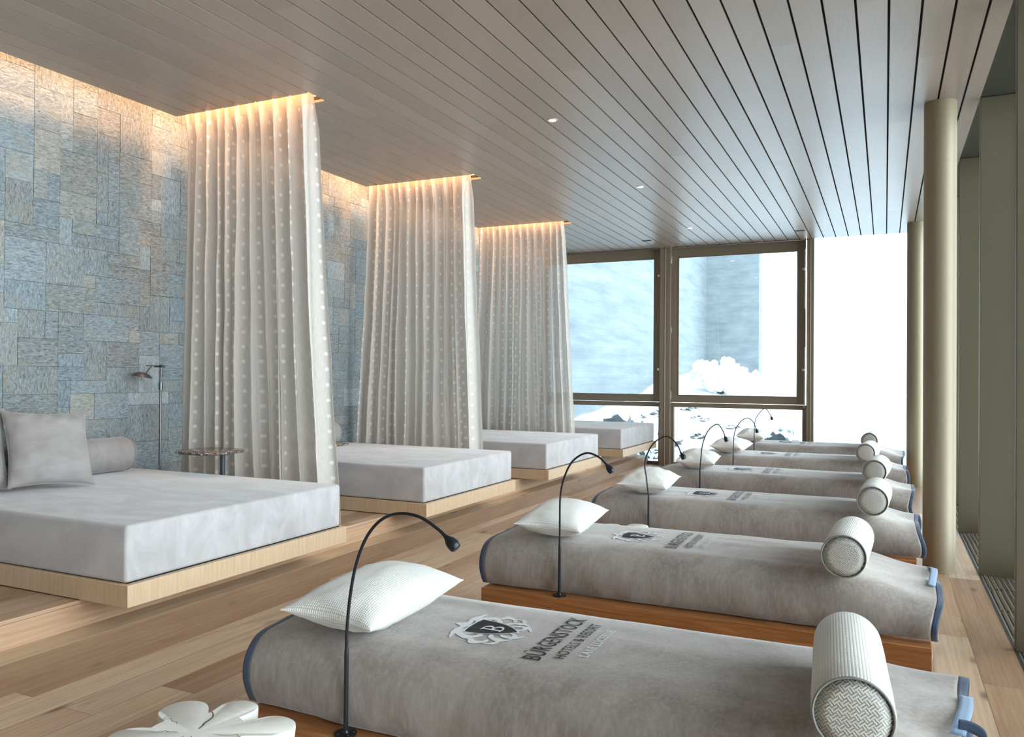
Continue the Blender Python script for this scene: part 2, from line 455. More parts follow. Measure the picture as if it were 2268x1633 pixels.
# dark backing over the boards
ys = [YB] + [q for s_ in slots for q in s_] + [YE]
f.box(SX, XR, YB, YE, CZ + .021, CZ + .05, 1)
for a, b in zip(ys[0::2], ys[1::2]): f.box(XC, SX, a, b, CZ + .021, CZ + .05, 1)
o = f.build('ceiling', [M['ceil'], M['groove']])
struct(o, 'whitewashed timber board ceiling with black joints')
# cove void above (roof slab)
f = MB(); f.box(XL - .3, XG + .3, YB - .2, YG + .2, CZ + .30, CZ + .45)
for a, b in slots:
    f.box(SX, SX + .02, a - .02, b + .02, CZ + .02, CZ + .30)
    f.box(XC, SX, a - .02, a, CZ + .0505, CZ + .30); f.box(XC, SX, b, b + .02, CZ + .0505, CZ + .30)
struct(f.build('trim_2', M['white_paint']), 'plaster cove above the boards')
f = MB(); f.box(XR, XG + .05, YB, YG, CZ + .004, CZ + .05)
struct(f.build('trim_3', M['soffit'], bevel=.002), 'dark lacquered soffit along the facade')
f = MB(); f.box(XC, XR, YE, YE + .01, CZ, CZ + .29, 0)
struct(f.build('trim_4', M['soffit']), 'blind recess above the end windows')

# stone wall, random ashlar
def ashlar(y0, y1, z0, z1, cell=.104):
    ny = int((y1 - y0) / cell); nz_ = int((z1 - z0) / cell) + 1
    used = [[False] * nz_ for _ in range(ny)]
    mb = MB(); rs = random.Random(11)
    for j in range(nz_):
        for i in range(ny):
            if used[i][j]: continue
            w = rs.choice([2,2,3,3,4,4,1]); h = rs.choice([1,1,2,2,2,3])
            if w == 1: h = min(h, 2)
            while w > 1 and (i + w > ny or any(used[i + q][j] for q in range(w) if i + q < ny)): w -= 1
            while h > 1 and (j + h > nz_ or any(used[i + q][j + r] for q in range(w) for r in range(h))): h -= 1
            for q in range(w):
                for r in range(h): used[i + q][j + r] = True
            g = .0011; d = rs.uniform(0, .005)
            a, b = y0 + i * cell + g, y0 + (i + w) * cell - g
            c_, e_ = z0 + j * cell + g, min(z0 + (j + h) * cell, z1) - g
            if c_ >= z1: continue
            col = (rs.random(), 1.0 if rs.random() < .42 else 0.0, rs.random(), 1)
            mb.box(XL - .03, XL + d, a, b, c_, e_, 0, col)
    return mb
f = ashlar(YB, YG + .1, PZT, CZ + .30)
o = f.build('wall_left', [M['stone'], M['mortar']])
struct(o, 'grey blue quartzite tile wall')
f = MB(); f.box(XL - .25, XL - .03, YB, YG + .1, 0, CZ + .3)
struct(f.build('wall_left_backing', M['mortar']), 'masonry behind the stone tiles').name = 'trim_5'
f = MB(); f.box(XL - .3, XG + .1, YB - .2, YB, -.1, CZ + .3)
struct(f.build('wall_back', simple('back_panel', (.22,.165,.115), .6)), 'plain wall behind the camera')  # unseen; set close and coloured dark brown to keep the near room dimmer

# ------------------------------------------------------------------ windows at the end
def window(idx, x0, x1, sash=True, rail=True, label=''):
    root = empty('window_%d' % idx, (0, 0, 0)); struct(root, label)
    ZT = 3.69; y = YG
    if not rail:
        MB().box(x0, x1, y, y + .008, .02, ZT + .02).build('pane', M['glass_end'], root)
        MB().box(x0, x1, y - .01, y + .03, -.02, .03).build('bottom_rail', M['frame'], root, bevel=.003)
        return root
    MB().box(x0, x1, y - .03, y + .05, ZT - .012, ZT + .05).build('head', M['frame'], root, bevel=.003)
    MB().box(x0, x1, y - .03, y + .05, -.02, .055).build('bottom_rail', M['frame'], root, bevel=.003)
    MB().box(x0, x1, y - .03, y + .05, .985, 1.06).build('middle_rail', M['frame'], root, bevel=.003)
    MB().box(x0, x0 + .065, y - .03, y + .05, .055, .985).build('side_stile', M['frame'], root, bevel=.003)
    MB().box(x1 - .065, x1, y - .03, y + .05, .055, .985).build('side_stile', M['frame'], root, bevel=.003)
    MB().box(x0 + .065, x1 - .065, y + .005, y + .013, .055, .985).build('lower_pane', M['glass_end'], root)
    s = MB(); a, b, zb, zt, w = x0 + .02, x1 - .02, 1.066, ZT - .02, .118
    s.box(a, a + w, y - .055, y + .03, zb, zt); s.box(b - w, b, y - .055, y + .03, zb, zt)
    s.box(a + w, b - w, y - .055, y + .03, zt - w - .05, zt); s.box(a + w, b - w, y - .055, y + .03, zb, zb + w)
    so = s.build('sash', M['frame'], root, bevel=.004)
    g = MB()
    for p in ((a + w, a + w + .012, zb + w, zt - w - .05), (b - w - .012, b - w, zb + w, zt - w - .05)): g.box(p[0], p[1], y - .062, y - .052, p[2], p[3])
    g.box(a + w, b - w, y - .062, y - .052, zt - w - .062, zt - w - .05); g.box(a + w, b - w, y - .062, y - .052, zb + w, zb + w + .012)
    g.build('glazing_bead', M['frame'], so)
    MB().box(a + w, b - w, y - .02, y - .012, zb + w, zt - w - .05).build('pane', M['glass_end'], so)
    # espagnolette rods with knobs on the right stile, hinges on the left
    for zc, zl in ((3.20, .62), (1.62, .60)):
        r = MB().box(b - .018, b - .002, y - .078, y - .058, zc - zl, zc + .32 if zc > 3 else zc + .36).build('locking_bar', M['chrome'], so, bevel=.002)
        k = MB().lathe([(.001, 0), (.016, 0), (.016, -.05), (.021, -.052), (.021, -.075), (.001, -.078)], (b - .022, y - .075, zc), 'y', 14)
        k.box(b - .05, b - .005, y - .10, y - .085, zc - .012, zc + .012)
        k.build('handle', M['chrome'], so, smooth=True)
    if idx == 2:
        for zc in (3.50, 2.27, 1.14):
            MB().box(a - .012, a + .006, y - .07, y - .055, zc - .09 if zc != 2.27 else zc - .04, zc + .12 if zc != 2.27 else zc + .06).build('hinge', M['chrome'], so, bevel=.002)
    return root
PX1, PX2 = -3.355, -1.06
window(1, -5.68, -3.424, label='end window beside the curtains')
window(2, -3.29, -1.117, label='end window with the wide casement')
window(3, PX2 + .05, XG, rail=False, label='frameless end glazing')
for xx, w_, nm in ((PX1, .085, 1), (PX2, .052, 2)):
    f = MB(); f.box(xx - w_, xx - .008, YG - .17, YG + .06, 0, CZ + .1); f.lathe([(.010, 0), (.010, CZ + .1)], (xx + .001, YG - .165, 0), 'z', 12)
    f.box(xx + .008, xx + w_, YG - .13, YG + .06, 0, CZ + .1); f.box(xx - .01, xx + .01, YG - .15, YG + .06, 0, CZ + .1)
    struct(f.build('trim_%d' % (5 + nm), M['frame'], bevel=.004), 'bronze mullion of the end windows')
f = MB(); f.box(XR - .35, XG + .06, YG - .02, YG + .06, CZ + .0, CZ + .3); f.box(-5.75, XG, YG, YG + .06, 3.735, CZ + .3)
struct(f.build('trim_8', M['frame']), 'head beam above the end windows')

# ------------------------------------------------------------------ facade on the right
ks = range(-3, 5)
fy = [5.16 + 1.885 * k for k in ks]
for i, y in enumerate(fy):
    f = MB()
    f.box(XR, XR + .30, y, y + .055, 0, CZ + .003)
    f.box(XR + .25, XG + .05, y - .01, y + .065, 0, CZ + .003)
    o = f.build('trim_%d' % (10 + i), M['fin'], bevel=.004)
    struct(o, 'tall olive facade fin')
for i, (a, b) in enumerate(zip([YB] + fy, fy + [YG])):
    if b - a < .2: continue
    root = empty('window_%d' % (4 + i)); struct(root, 'facade glazing bay')
    MB().box(XG, XG + .008, a + .05, b, .04, CZ).build('pane', M['glass'], root)
    MB().box(XG - .02, XG + .03, a + .05, b, -.02, .045).build('bottom_rail', M['frame'], root, bevel=.003)
# floor convector grille
f = MB().box(XR, XG + .05, YB, YG, -.14, -.11)
f.build('g', M['black']).name = 'trim_30'; struct(bpy.data.objects['trim_30'], 'dark duct under the floor grille')
f = MB()
n = 11; wsl = (XG - .02 - XR - .02) / n
for i in range(n + 1):
    xx = XR + .012 + i * wsl
    f.box(xx, xx + .011, YB, YG - .05, -.03, -.002)
for j in range(int((YG - YB) / .6)):
    f.box(XR + .01, XG - .02, YB + j * .6, YB + j * .6 + .008, -.035, -.012)
o = f.build('floor_grille', M['grille_bar']); struct(o, 'linear metal floor grille along the facade')
f = MB().box(XR - .004, XR + .008, YB, YG - .05, -.05, .0015)
struct(f.build('trim_31', M['dark_steel']), 'grille edge strip')

# columns
for i, (cx, cy) in enumerate(((.386, 7.06), (.386, 12.36))):
    root = empty('round_column', (cx, cy, 0)); struct(root, 'tall round champagne column nearer the camera' if i == 0 else 'round column by the end glazing')
    MB().lathe([(.116, 0), (.116, CZ)], n=64).build('shaft', M['column'], root, smooth=True)
    MB().lathe([(.120, 0), (.120, .012), (.116, .016)], n=64).build('base_ring', M['column'], root, smooth=True)

# ------------------------------------------------------------------ ceiling fittings
def lab(o, l, c, g=None): return tag(o, l, c, g)
dl = [(-2.555, 6.22), (-2.535, 8.82), (-2.575, 11.55)]
dlab = ['round recessed ceiling downlight nearest the camera, warm lens', 'middle one of the three round recessed downlights in the boards', 'round recessed downlight farthest away, small and bright']
proto = None
for i, (x_, y_) in enumerate(dl):
    if proto is None:
        r = empty('downlight', (x_, y_, CZ))
        MB().lathe([(.030, .004), (.030, -.004), (.046, -.004), (.046, -.001), (.047, .002)], n=32).build('rim', simple('downlight_rim', (.62,.55,.46), .35, Metallic=.4), r, smooth=True)
        MB().lathe([(.0005, -.0045), (.029, -.0045)], n=24).build('lens', M['spot_on'], r)
        proto = r
    else:
        r = copy_tree(proto); r.location = (x_, y_, CZ)
    lab(r, dlab[i], 'downlight', 'recessed downlights')
for i, (x_, y_, l_) in enumerate(((-3.44, 12.36, 'small dark slot fitting in the ceiling beside the curtains window'), (-1.14, 12.38, 'small dark slot fitting in the ceiling above the wide casement window'))):
    r = empty('ceiling_slot', (x_, y_, CZ)); lab(r, l_, 'ceiling vent', 'dark slot fittings near the end windows')
    MB().box(-.075, .075, -.03, .03, -.006, .0).build('frame', M['dark_steel'], r, bevel=.002)
    MB().box(-.065, .065, -.022, .022, -.0075, -.0061).build('slot', M['black'], r)

# ------------------------------------------------------------------ curtains
def make_curtain(y, seed, x0t, x1t, x0b, x1b, nfold):
    rs = random.Random(seed)
    ph = [rs.uniform(0, 2*pi) for _ in range(8)]
    amp = [rs.uniform(.5, 1.35) for _ in range(nfold + 2)]
    wid = [rs.uniform(.62, 1.45) for _ in range(nfold)]
    tot = sum(wid); edges = [0]
    for w in wid: edges.append(edges[-1] + w / tot)
    ztop, zbot = CZ + .06, .315
    full = 2.3
    def fold(s):
        for i in range(nfold):
            if s <= edges[i+1] or i == nfold - 1:
                return i, (s - edges[i]) / (edges[i+1] - edges[i])
    def P(s, t):          # s along width, t 0 top..1 bottom
        i, q = fold(s)
        z = ztop + (zbot - ztop) * t
        spread = sstep(0, .9, t)
        # pinch pleat at top: narrow fold near q = .5 ; below it opens into a soft wave
        pin = exp(-((q - .5) / .10) ** 2)
        wave = .5 - .5 * cos(2 * pi * q)
        a = (amp[i] * (1 - q) + amp[i+1] * q)
        o_ = sstep(.0, .10, t)
        dy = -(pin * .055 * (1 - o_) + wave * o_ * .10 * a * (1 + .35 * spread))
        sec = .022 * spread * sin(2 * pi * s * nfold * 1.73 + ph[0] + 1.2 * t) + .010 * o_ * sin(2*pi*s*nfold*3.1 + ph[1]) 
        dy += sec
        ss = s + (.020 * spread * sin(2*pi*(s*2.3 + t*.6) + ph[2]) + .35/nfold * spread * sin(2*pi*(s*nfold*.5) + ph[3]) * .35) * s * (1 - s) * 4 * .6
        # folds lean sideways, giving overhangs
        ss += .16 / nfold * o_ * sin(2 * pi * q) * (1 + .5 * spread)
        fl = t ** 1.25
        x = (x0t + (x1t - x0t) * ss) * (1 - fl) + (x0b + (x1b - x0b) * ss) * fl
        dy += .008 * noise.noise(Vector((x * 5, t * 9, seed))) * o_
        x += .010 * noise.noise(Vector((s * 30, t * 6, seed + 9))) * o_
        return (x, y + dy + .115 * o_ + .045 * (1 - o_), z)
    root = empty('dotted_curtain', ((x0t + x1t) / 2, y, zbot))
    off = Vector(root.location)
    mb = MB()
    NS, NTt = nfold * 20, 56
    th = .975
    cum = [0.0]; pp = Vector(P(0, .45))
    for k in range(1, NS + 1):
        q_ = Vector(P(k / NS, .45)); cum.append(cum[-1] + (q_ - pp).length); pp = q_
    mb.grid(lambda a, b: tuple(Vector(P(a, .026 + .974 * b)) - off), NS, NTt, 0, uvfn=lambda a, b: (cum[int(round(a * NS))] + .05, (1 - .026 - .974*b) * (ztop - zbot)))
    mb.build('curtain_cloth', M['curtain'], root, smooth=True, angle=180)
    hb = MB()
    hb.grid(lambda a, b: tuple(Vector(P(a, .026 * b)) - off + Vector((0, -.002, 0))), NS, 2)
    hb.build('heading_tape', M['heading'], root, smooth=True, angle=180)
    MB().box(x0t - .02 - off.x, x1t + .02 - off.x, -.0 + .012, .032, ztop + .005 - off.z, ztop + .03 - off.z).build('track', M['white_paint'], root)
    return root
hd = NT('curtain_heading')
d1 = hd.n('ShaderNodeBsdfDiffuse'); d1.inputs[0].default_value = (.68,.62,.55,1)
d2 = hd.n('ShaderNodeBsdfTranslucent'); d2.inputs[0].default_value = (.68,.62,.55,1)
m_ = hd.n('ShaderNodeMixShader'); m_.inputs[0].default_value = .4; hd.l(d1.outputs[0], m_.inputs[1]); hd.l(d2.outputs[0], m_.inputs[2]); hd.l(m_.outputs[0], hd.out.inputs[0])
M['heading'] = hd.m
cl = ['dotted sheer linen curtain nearest the camera, behind the first daybed', 'middle dotted sheer linen curtain, between second and third daybed', 'farthest dotted sheer linen curtain, next to the end window']
for i, (y, sd) in enumerate(((4.95, 3), (7.66, 5), (10.45, 8))):
    dx = (-.0, -.055, -.05)[i]
    c = make_curtain(y, sd, -5.45 + dx, -4.085 + dx * .8, (-5.47, -5.64, -5.62)[i], (-3.83, -3.95, -3.93)[i], (11, 12, 13)[i])
    lab(c, cl[i], 'curtain', 'dotted sheer curtains between the daybeds')

# ------------------------------------------------------------------ daybeds
def roundbox(mb, x0, x1, y0, y1, z0, z1, r, n=3, m=0):
    pass
def make_bed(y0, y1, x1=-3.49, x0=-5.66):
    r = empty('daybed', ((x0 + x1) / 2, (y0 + y1) / 2, PZT)); o = r.location
    def B(a, b, c, d, e, f_): return MB().box(a - o[0], b - o[0], c - o[1], d - o[1], e - o[2], f_ - o[2])
    B(x0, x1, y0, y1, PZT + .006, .410).build('bed_base', M['ply'], r, bevel=.002)
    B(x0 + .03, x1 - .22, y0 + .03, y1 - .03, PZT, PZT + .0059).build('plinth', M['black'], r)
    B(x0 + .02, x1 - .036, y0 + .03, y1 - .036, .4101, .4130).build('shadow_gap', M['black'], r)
    # mattress: softened block with very slightly crowned top
    a, b, c, d, e, g = x0, x1 - .03, y0 + .012, y1 - .03, .4131, .712
    me = bmesh.new(); bmesh.ops.create_cube(me, size=1)
    for v in me.verts:
        v.co = Vector(((v.co.x + .5) * (b - a) + a - o[0], (v.co.y + .5) * (d - c) + c - o[1], (v.co.z + .5) * (g - e) + e - o[2]))
    bmesh.ops.bevel(me, geom=list(me.edges), offset=.022, segments=4, profile=.5, affect='EDGES')
    m_ = bpy.data.meshes.new('mattress'); me.to_mesh(m_); me.free(); m_.materials.append(M['mattress'])
    for p in m_.polygons: p.use_smooth = True
    mo = bpy.data.objects.new('mattress', m_); COL.objects.link(mo); mo.parent = r
    return r
beds = [(2.855, 4.675), (5.775, 7.56), (8.46, 10.33), (11.36, 13.24)]
bl = ['grey suede daybed on a plywood base nearest the camera, with two square cushions', 'grey suede daybed second from the camera, between first and second curtains', 'grey suede daybed third from the camera, half behind the middle curtain', 'farthest grey suede daybed on a plywood base, against the end window']
for (a, b), l_ in zip(beds, bl):
    lab(make_bed(a, b, x1=-3.49 if a < 11 else -3.50), l_, 'daybed', 'grey daybeds on the platform')

def pillow_mesh(mb, w, h, t, n=22, pw=2.6, wr=.0, seed=0, corner=1.0, uvs=1.0):
    """cushion in the XY plane, thickness along Z, pointed corners"""
    def prof(u, v):
        a = max(0.0, 1 - abs(u) ** pw); b = max(0.0, 1 - abs(v) ** pw)
        return (a * b) ** .5
    def S(sign):
        def fn(a, b):
            # cosine spacing crowds points near the edges
            u = -cos(pi * a); v = -cos(pi * b)
            pin = 1 - .085 * (1 - abs(u) ** 2.0) * (abs(v) ** 3); pin2 = 1 - .085 * (1 - abs(v) ** 2.0) * (abs(u) ** 3)
            x = u * w / 2 * pin2; y = v * h / 2 * pin
            z = sign * t / 2 * prof(u, v)
            if wr:
                k = prof(u, v)
                rad = abs(noise.noise(Vector((atan2(v, u) * 3.5, hypot(u, v) * 1.2, seed)))) 
                z += wr * (noise.noise(Vector((x * 9, y * 9, seed))) + .8 * noise.noise(Vector((x * 19, y * 19, seed)))) * min(1, k * 2) * sign
                z -= sign * wr * 1.3 * rad * (hypot(u, v) ** 1.5) * min(1, k * 2)
            return (x, y, z)
        return fn
    mb.grid(S(1), n, n, uvfn=lambda a, b: ((-cos(pi*a)) * w / 2 * uvs, (-cos(pi*b)) * h / 2 * uvs))
    mb.grid(S(-1), n, n, uvfn=lambda a, b: ((-cos(pi*a)) * w / 2 * uvs, (-cos(pi*b)) * h / 2 * uvs), flip=True)
    return mb
def weld(o, d=.0004):
    bm = bmesh.new(); bm.from_mesh(o.data); bmesh.ops.remove_doubles(bm, verts=bm.verts, dist=d); bm.to_mesh(o.data); bm.free()
# square scatter cushions on the first bed
def cushion(loc, rot, size, t, label, seed):
    o = pillow_mesh(MB(), size, size, t, 34, 2.8, .014, seed).build('square_cushion', M['cushion'], None, smooth=True, angle=180)
    weld(o); o.location = loc; o.rotation_euler = rot
    # seam piping around the edge
    pts = []
    N = 60
    for k in range(4 * N):
        e, q = divmod(k, N); u = -1 + 2 * q / N
        if e == 0: a, b = u, -1
        elif e == 1: a, b = 1, u
        elif e == 2: a, b = -u, 1
        else: a, b = -1, -u
        pin = 1 - .085 * (1 - abs(a) ** 2.0) * (abs(b) ** 3); pin2 = 1 - .085 * (1 - abs(b) ** 2.0) * (abs(a) ** 3)
        pts.append((a * size/2 * pin2, b * size/2 * pin, 0))
    MB().tube(pts + [pts[0]], .0028, 6).build('seam', M['cushion'], o, smooth=True)
    return lab(o, label, 'cushion', 'square cushions on the daybeds')
cushion((-5.07, 3.52, .985), (radians(66), radians(3), radians(76)), .53, .20, 'front grey square cushion leaning on the nearest daybed', 1)
cushion((-5.33, 3.08, .985), (radians(68), radians(-2), radians(64)), .56, .22, 'grey square cushion at the left picture edge, behind the other cushion', 2)
cushion((-5.12, 8.92, .985), (radians(66), 0, radians(80)), .52, .2, 'grey square cushion on the third daybed, faint shape behind the middle curtain', 5)
def bed_bolster(y0, y1, label, x=-5.50, r=.135):
    z = .717 + r
    L = y1 - y0
    e = empty('bed_bolster', (x, (y0 + y1) / 2, z))
    prof = [(.001, -L/2 - .004), (r * .55, -L/2 - .010), (r * .93, -L/2 + .002), (r, -L/2 + .03)] + [(r * (1 + .012 * sin(k * 1.7)), -L/2 + .03 + (L - .06) * k / 12) for k in range(1, 12)] + [(r, L/2 - .03), (r * .93, L/2 - .002), (r * .55, L/2 + .010), (.001, L/2 + .004)]
    MB().lathe(prof, (0, 0, 0), 'y', 40).build('bolster_body', M['cushion'], e, smooth=True, angle=180)
    for s_ in (-1, 1):
        q = [(r * .955 * cos(2*pi*k/40), s_ * (L/2 - .001), r * .955 * sin(2*pi*k/40)) for k in range(41)]
        MB().tube(q, .004, 6).build('piping', M['cushion'], e, smooth=True)
    return lab(e, label, 'bolster', 'suede bolsters on the daybeds')
bed_bolster(3.65, 4.46, 'long grey suede bolster behind the cushions of the nearest daybed')
bed_bolster(6.25, 7.10, 'grey suede bolster on the second daybed, glimpsed beside the first curtain')
bed_bolster(8.95, 9.85, 'grey suede bolster on the third daybed, faint through the middle curtain')
bed_bolster(11.85, 12.6, 'grey suede bolster on the farthest daybed, faint through the last curtain')

# side tables with off-centre post
def side_table(x, y, label):
    r = empty('terrazzo_side_table', (x + .20, y + .075, PZT)); ox = .055
    zt = .895 - PZT
    mb = MB(); n_ = 72; V = []
    R0 = .222
    prof = [(R0 - .012, zt - .022), (R0, zt - .016), (R0 + .002, zt - .006), (R0 - .004, zt)]
    for rr, z in prof:
        for k in range(n_):
            q = 2*pi*k/n_
            s_ = 1 / ((abs(cos(q)) ** 3.4 + abs(sin(q)) ** 3.4) ** (1/3.4))
            V.append((-ox + rr * s_ * cos(q), -.075 + (rr * s_ * sin(q)) , z))
    F = [(i*n_+k, i*n_+(k+1) % n_, (i+1)*n_+(k+1) % n_, (i+1)*n_+k) for i in range(3) for k in range(n_)]
    F += [tuple(range(n_))[::-1], tuple(3*n_ + k for k in range(n_))]
    mb.add(V, F).build('table_top', M['terrazzo'], r, smooth=True, angle=50)
    MB().lathe([(.018, .012), (.018, zt - .028)], n=24).build('post', M['navy_steel'], r, smooth=True)
    MB().lathe([(.001, zt - .0285), (.06, zt - .0285), (.06, zt - .0225), (.001, zt - .0225)], n=32).build('mounting_plate', M['navy_steel'], r, smooth=True, angle=30)
    MB().box(-.12, .05, -.035, .03, 0, .012).build('foot_plate', M['navy_steel'], r, bevel=.002)
    return lab(r, label, 'side table', 'terrazzo side tables beside the daybeds')
side_table(-4.93, 4.655, 'terrazzo side table on a dark post between nearest daybed and first curtain')
side_table(-4.62, 5.60, 'terrazzo side table at the second daybed, only its edge peeking past the first curtain')
side_table(-5.15, 11.20, 'terrazzo side table at the farthest daybed, faint through the last curtain')

# swing-arm floor lamps at the wall
def floor_lamp(x, y, label, top=1.555):
    r = empty('floor_reading_lamp', (x, y, PZT)); h = top - PZT
    MB().lathe([(.001, 0), (.095, 0), (.095, .008), (.02, .014), (.001, .014)], n=36).build('base', M['dark_steel'], r, smooth=True, angle=30)
    MB().lathe([(.0095, .014), (.0095, h - .012)], n=18).build('pole', M['steel'], r, smooth=True)
    MB().lathe([(.017, h - .20), (.017, h - .14)], n=18).build('dimmer_collar', M['steel'], r, smooth=True)
    b = MB(); b.box(-.065, .03, -.016, .016, h - .012, h + .006); b.tube([(.0, 0, h + .002), (-.03, -.05, h + .002), (-.06, -.10, h - .0)], .005, 8)
    arm = b.build('swing_arm', M['dark_steel'], r, bevel=.001)
    MB().tube([(-.045, -.05, h - .002), (-.055, -.075, h - .03), (-.06, -.10, h - .068)], .0055, 8).build('joint', M['dark_steel'], arm, smooth=True)
    hd_ = empty('lamp_head', (-.06, -.135, h - .082), r); hd_.rotation_euler = (radians(-8), radians(6), 0)
    MB().lathe([(.001, .028), (.03, .026), (.062, .012), (.083, -.012), (.081, -.013), (.06, .008), (.03, .021), (.001, .023)], n=32).build('shade', M['dark_steel'], hd_, smooth=True, angle=60)
    MB().lathe([(.001, .019), (.03, .017), (.058, .004), (.074, -.012)], n=32).build('reflector', M['copper'], hd_, smooth=True)
    MB().tube([(0, 0, .01), (0, 0, -.045)], .004, 8).build('aiming_pin', M['dark_steel'], hd_, smooth=True)
    return lab(r, label, 'floor lamp', 'swing-arm reading lamps by the stone wall')
floor_lamp(-5.50, 4.80, 'slim steel reading floor lamp with copper-lined head by the stone wall')
floor_lamp(-5.50, 10.27, 'steel reading floor lamp farther back, only its tip visible past the middle curtain', 1.70)

# ------------------------------------------------------------------ loungers
YL = [2.18 + 1.87 * k for k in range(6)]
WT = .30            # wood top
MT = .572           # towel top
# section through the loaf-shaped mattress, (y,z), front to back
SEC = [(.052,.306),(.030,.35),(.018,.41),(.030,.475),(.068,.530),(.125,.560),(.21,.572),(.42,.577),(.64,.577),(.74,.572),(.80,.548),(.832,.49),(.84,.41),(.83,.35),(.815,.306)]
def catmull(P, t):
    n_ = len(P) - 1; s_ = t * n_; i = min(int(s_), n_ - 1); q = s_ - i
    p0, p1, p2, p3 = P[max(i-1, 0)], P[i], P[i+1], P[min(i+2, n_)]
    return tuple(.5 * ((2*b) + (-a + c) * q + (2*a - 5*b + 4*c - d) * q*q + (-a + 3*b - 3*c + d) * q**3) for a, b, c, d in zip(p0, p1, p2, p3))
TX0, TX1 = -2.10, .235
def towel_point(a, b, seed):
    x = TX0 + (TX1 - TX0) * a
    y, z = catmull(SEC, b)
    front = sstep(.30, .0, b); back = sstep(.70, 1.0, b); side = max(front, back); topk = 1 - side
    sg = -1 if b < .5 else 1
    # the mattress ends at x = .06: cloth sinks beyond it
    e = sstep(-.22, .26, x)
    z -= (.035 if seed < 1 else .088) * e * topk
    el = sstep(-1.98, -2.12, x)
    z -= .022 * el * topk
    # drapery folds on hanging sides
    n1 = noise.noise(Vector((x * 3.1, seed * 3.3, z * 1.1))); n2 = noise.noise(Vector((x * 7.5 + z * 2, seed * 1.7 + 4, z * 1.5)))
    y += sg * side * (.018 * n1 + .011 * n2 + .004)
    # end flare on the right
    fl = sstep(.02, .235, x)
    y += sg * side * .018 * fl * sin(z * 16 + seed)
    x += .018 * fl * sin(b * 9 + seed * 2.1) + .006 * el * sin(b * 12 + seed)
    # long soft wrinkles on top
    w = .0035 * noise.noise(Vector((x * 2.2, y * 13, seed))) + .003 * noise.noise(Vector((x * 5, y * 7, seed + 5)))
    z += w * topk
    z += fl * topk * .012 * sin(y * 17 + seed)
    y += .006 * fl * noise.noise(Vector((x * 20, z * 9, seed)))
    return Vector((x, y, z))
def towel_top_z(x, y, seed):
    # surface height over the flat part
    e = sstep(-.22, .26, x)
    lo, hi = .30, .70
    for _ in range(18):
        mid = (lo + hi) / 2
        if catmull(SEC, mid)[0] < y: lo = mid
        else: hi = mid
    return towel_point((x - TX0) / (TX1 - TX0), (lo + hi) / 2, seed).z

def text_polys(body, size, font_space=1.0):
    cu = bpy.data.curves.new('t', 'FONT'); cu.body = body; cu.size = size; cu.align_x = 'CENTER'; cu.space_character = 1.08
    cu.resolution_u = 3; cu.offset = size * .006
    ob = bpy.data.objects.new('t', cu); COL.objects.link(ob)
    dg = bpy.context.evaluated_depsgraph_get(); me = bpy.data.meshes.new_from_object(ob.evaluated_get(dg))
    V = [tuple(v.co) for v in me.vertices]; F = [tuple(p.vertices) for p in me.polygons]
    bpy.data.objects.remove(ob); bpy.data.curves.remove(cu); bpy.data.meshes.remove(me)
    return V, F
TEXTS = {}
def place2d(mb, V, F, cx, cy, seed, lift, sx=1.0, sy=1.0):
    """2-D art: its up direction points to -x, its right to +y; laid on the towel"""
    out = []
    for v in V:
        y = cy + v[0] * sx; x = cx - v[1] * sy
        out.append((x, y, towel_top_z(x, y, seed) + lift))
    # subdivide nothing: art pieces are small
    mb.add(out, F)
def shield(w, h, n_=10):
    P = [(-w, h * .92), (-w * .55, h * .98), (0, h * 1.02), (w * .55, h * .98), (w, h * .92)]
    for k in range(1, n_):
        t = k / n_
        P.append((w * (1 - t ** 2.2) ** .8, h * .92 - t * h * 1.95))
    P.append((0, -h * 1.05))
    for k in range(n_ - 1, 0, -1):
        t = k / n_
        P.append((-w * (1 - t ** 2.2) ** .8, h * .92 - t * h * 1.95))
    return P
def fan(P):
    c = (sum(p[0] for p in P) / len(P), sum(p[1] for p in P) / len(P))
    return [c] + list(P), [(0, 1 + i, 1 + (i + 1) % len(P)) for i in range(len(P))][::1]
def leaf(cx, cy, ang, L, w, curl, n_=8):
    """curved tapering acanthus blade as a strip"""
    V = []; F = []
    x, y, a = cx, cy, ang
    for k in range(n_ + 1):
        t = k / n_
        ww = w * (sin(pi * min(1, t * .9 + .08)) ** .7) * (1 + .25 * sin(t * 14))
        V += [(x - sin(a) * ww, y + cos(a) * ww), (x + sin(a) * ww, y - cos(a) * ww)]
        x += cos(a) * L / n_; y += sin(a) * L / n_; a += curl / n_
    for k in range(n_): F.append((2*k, 2*k+1, 2*k+3, 2*k+2))
    return V, F
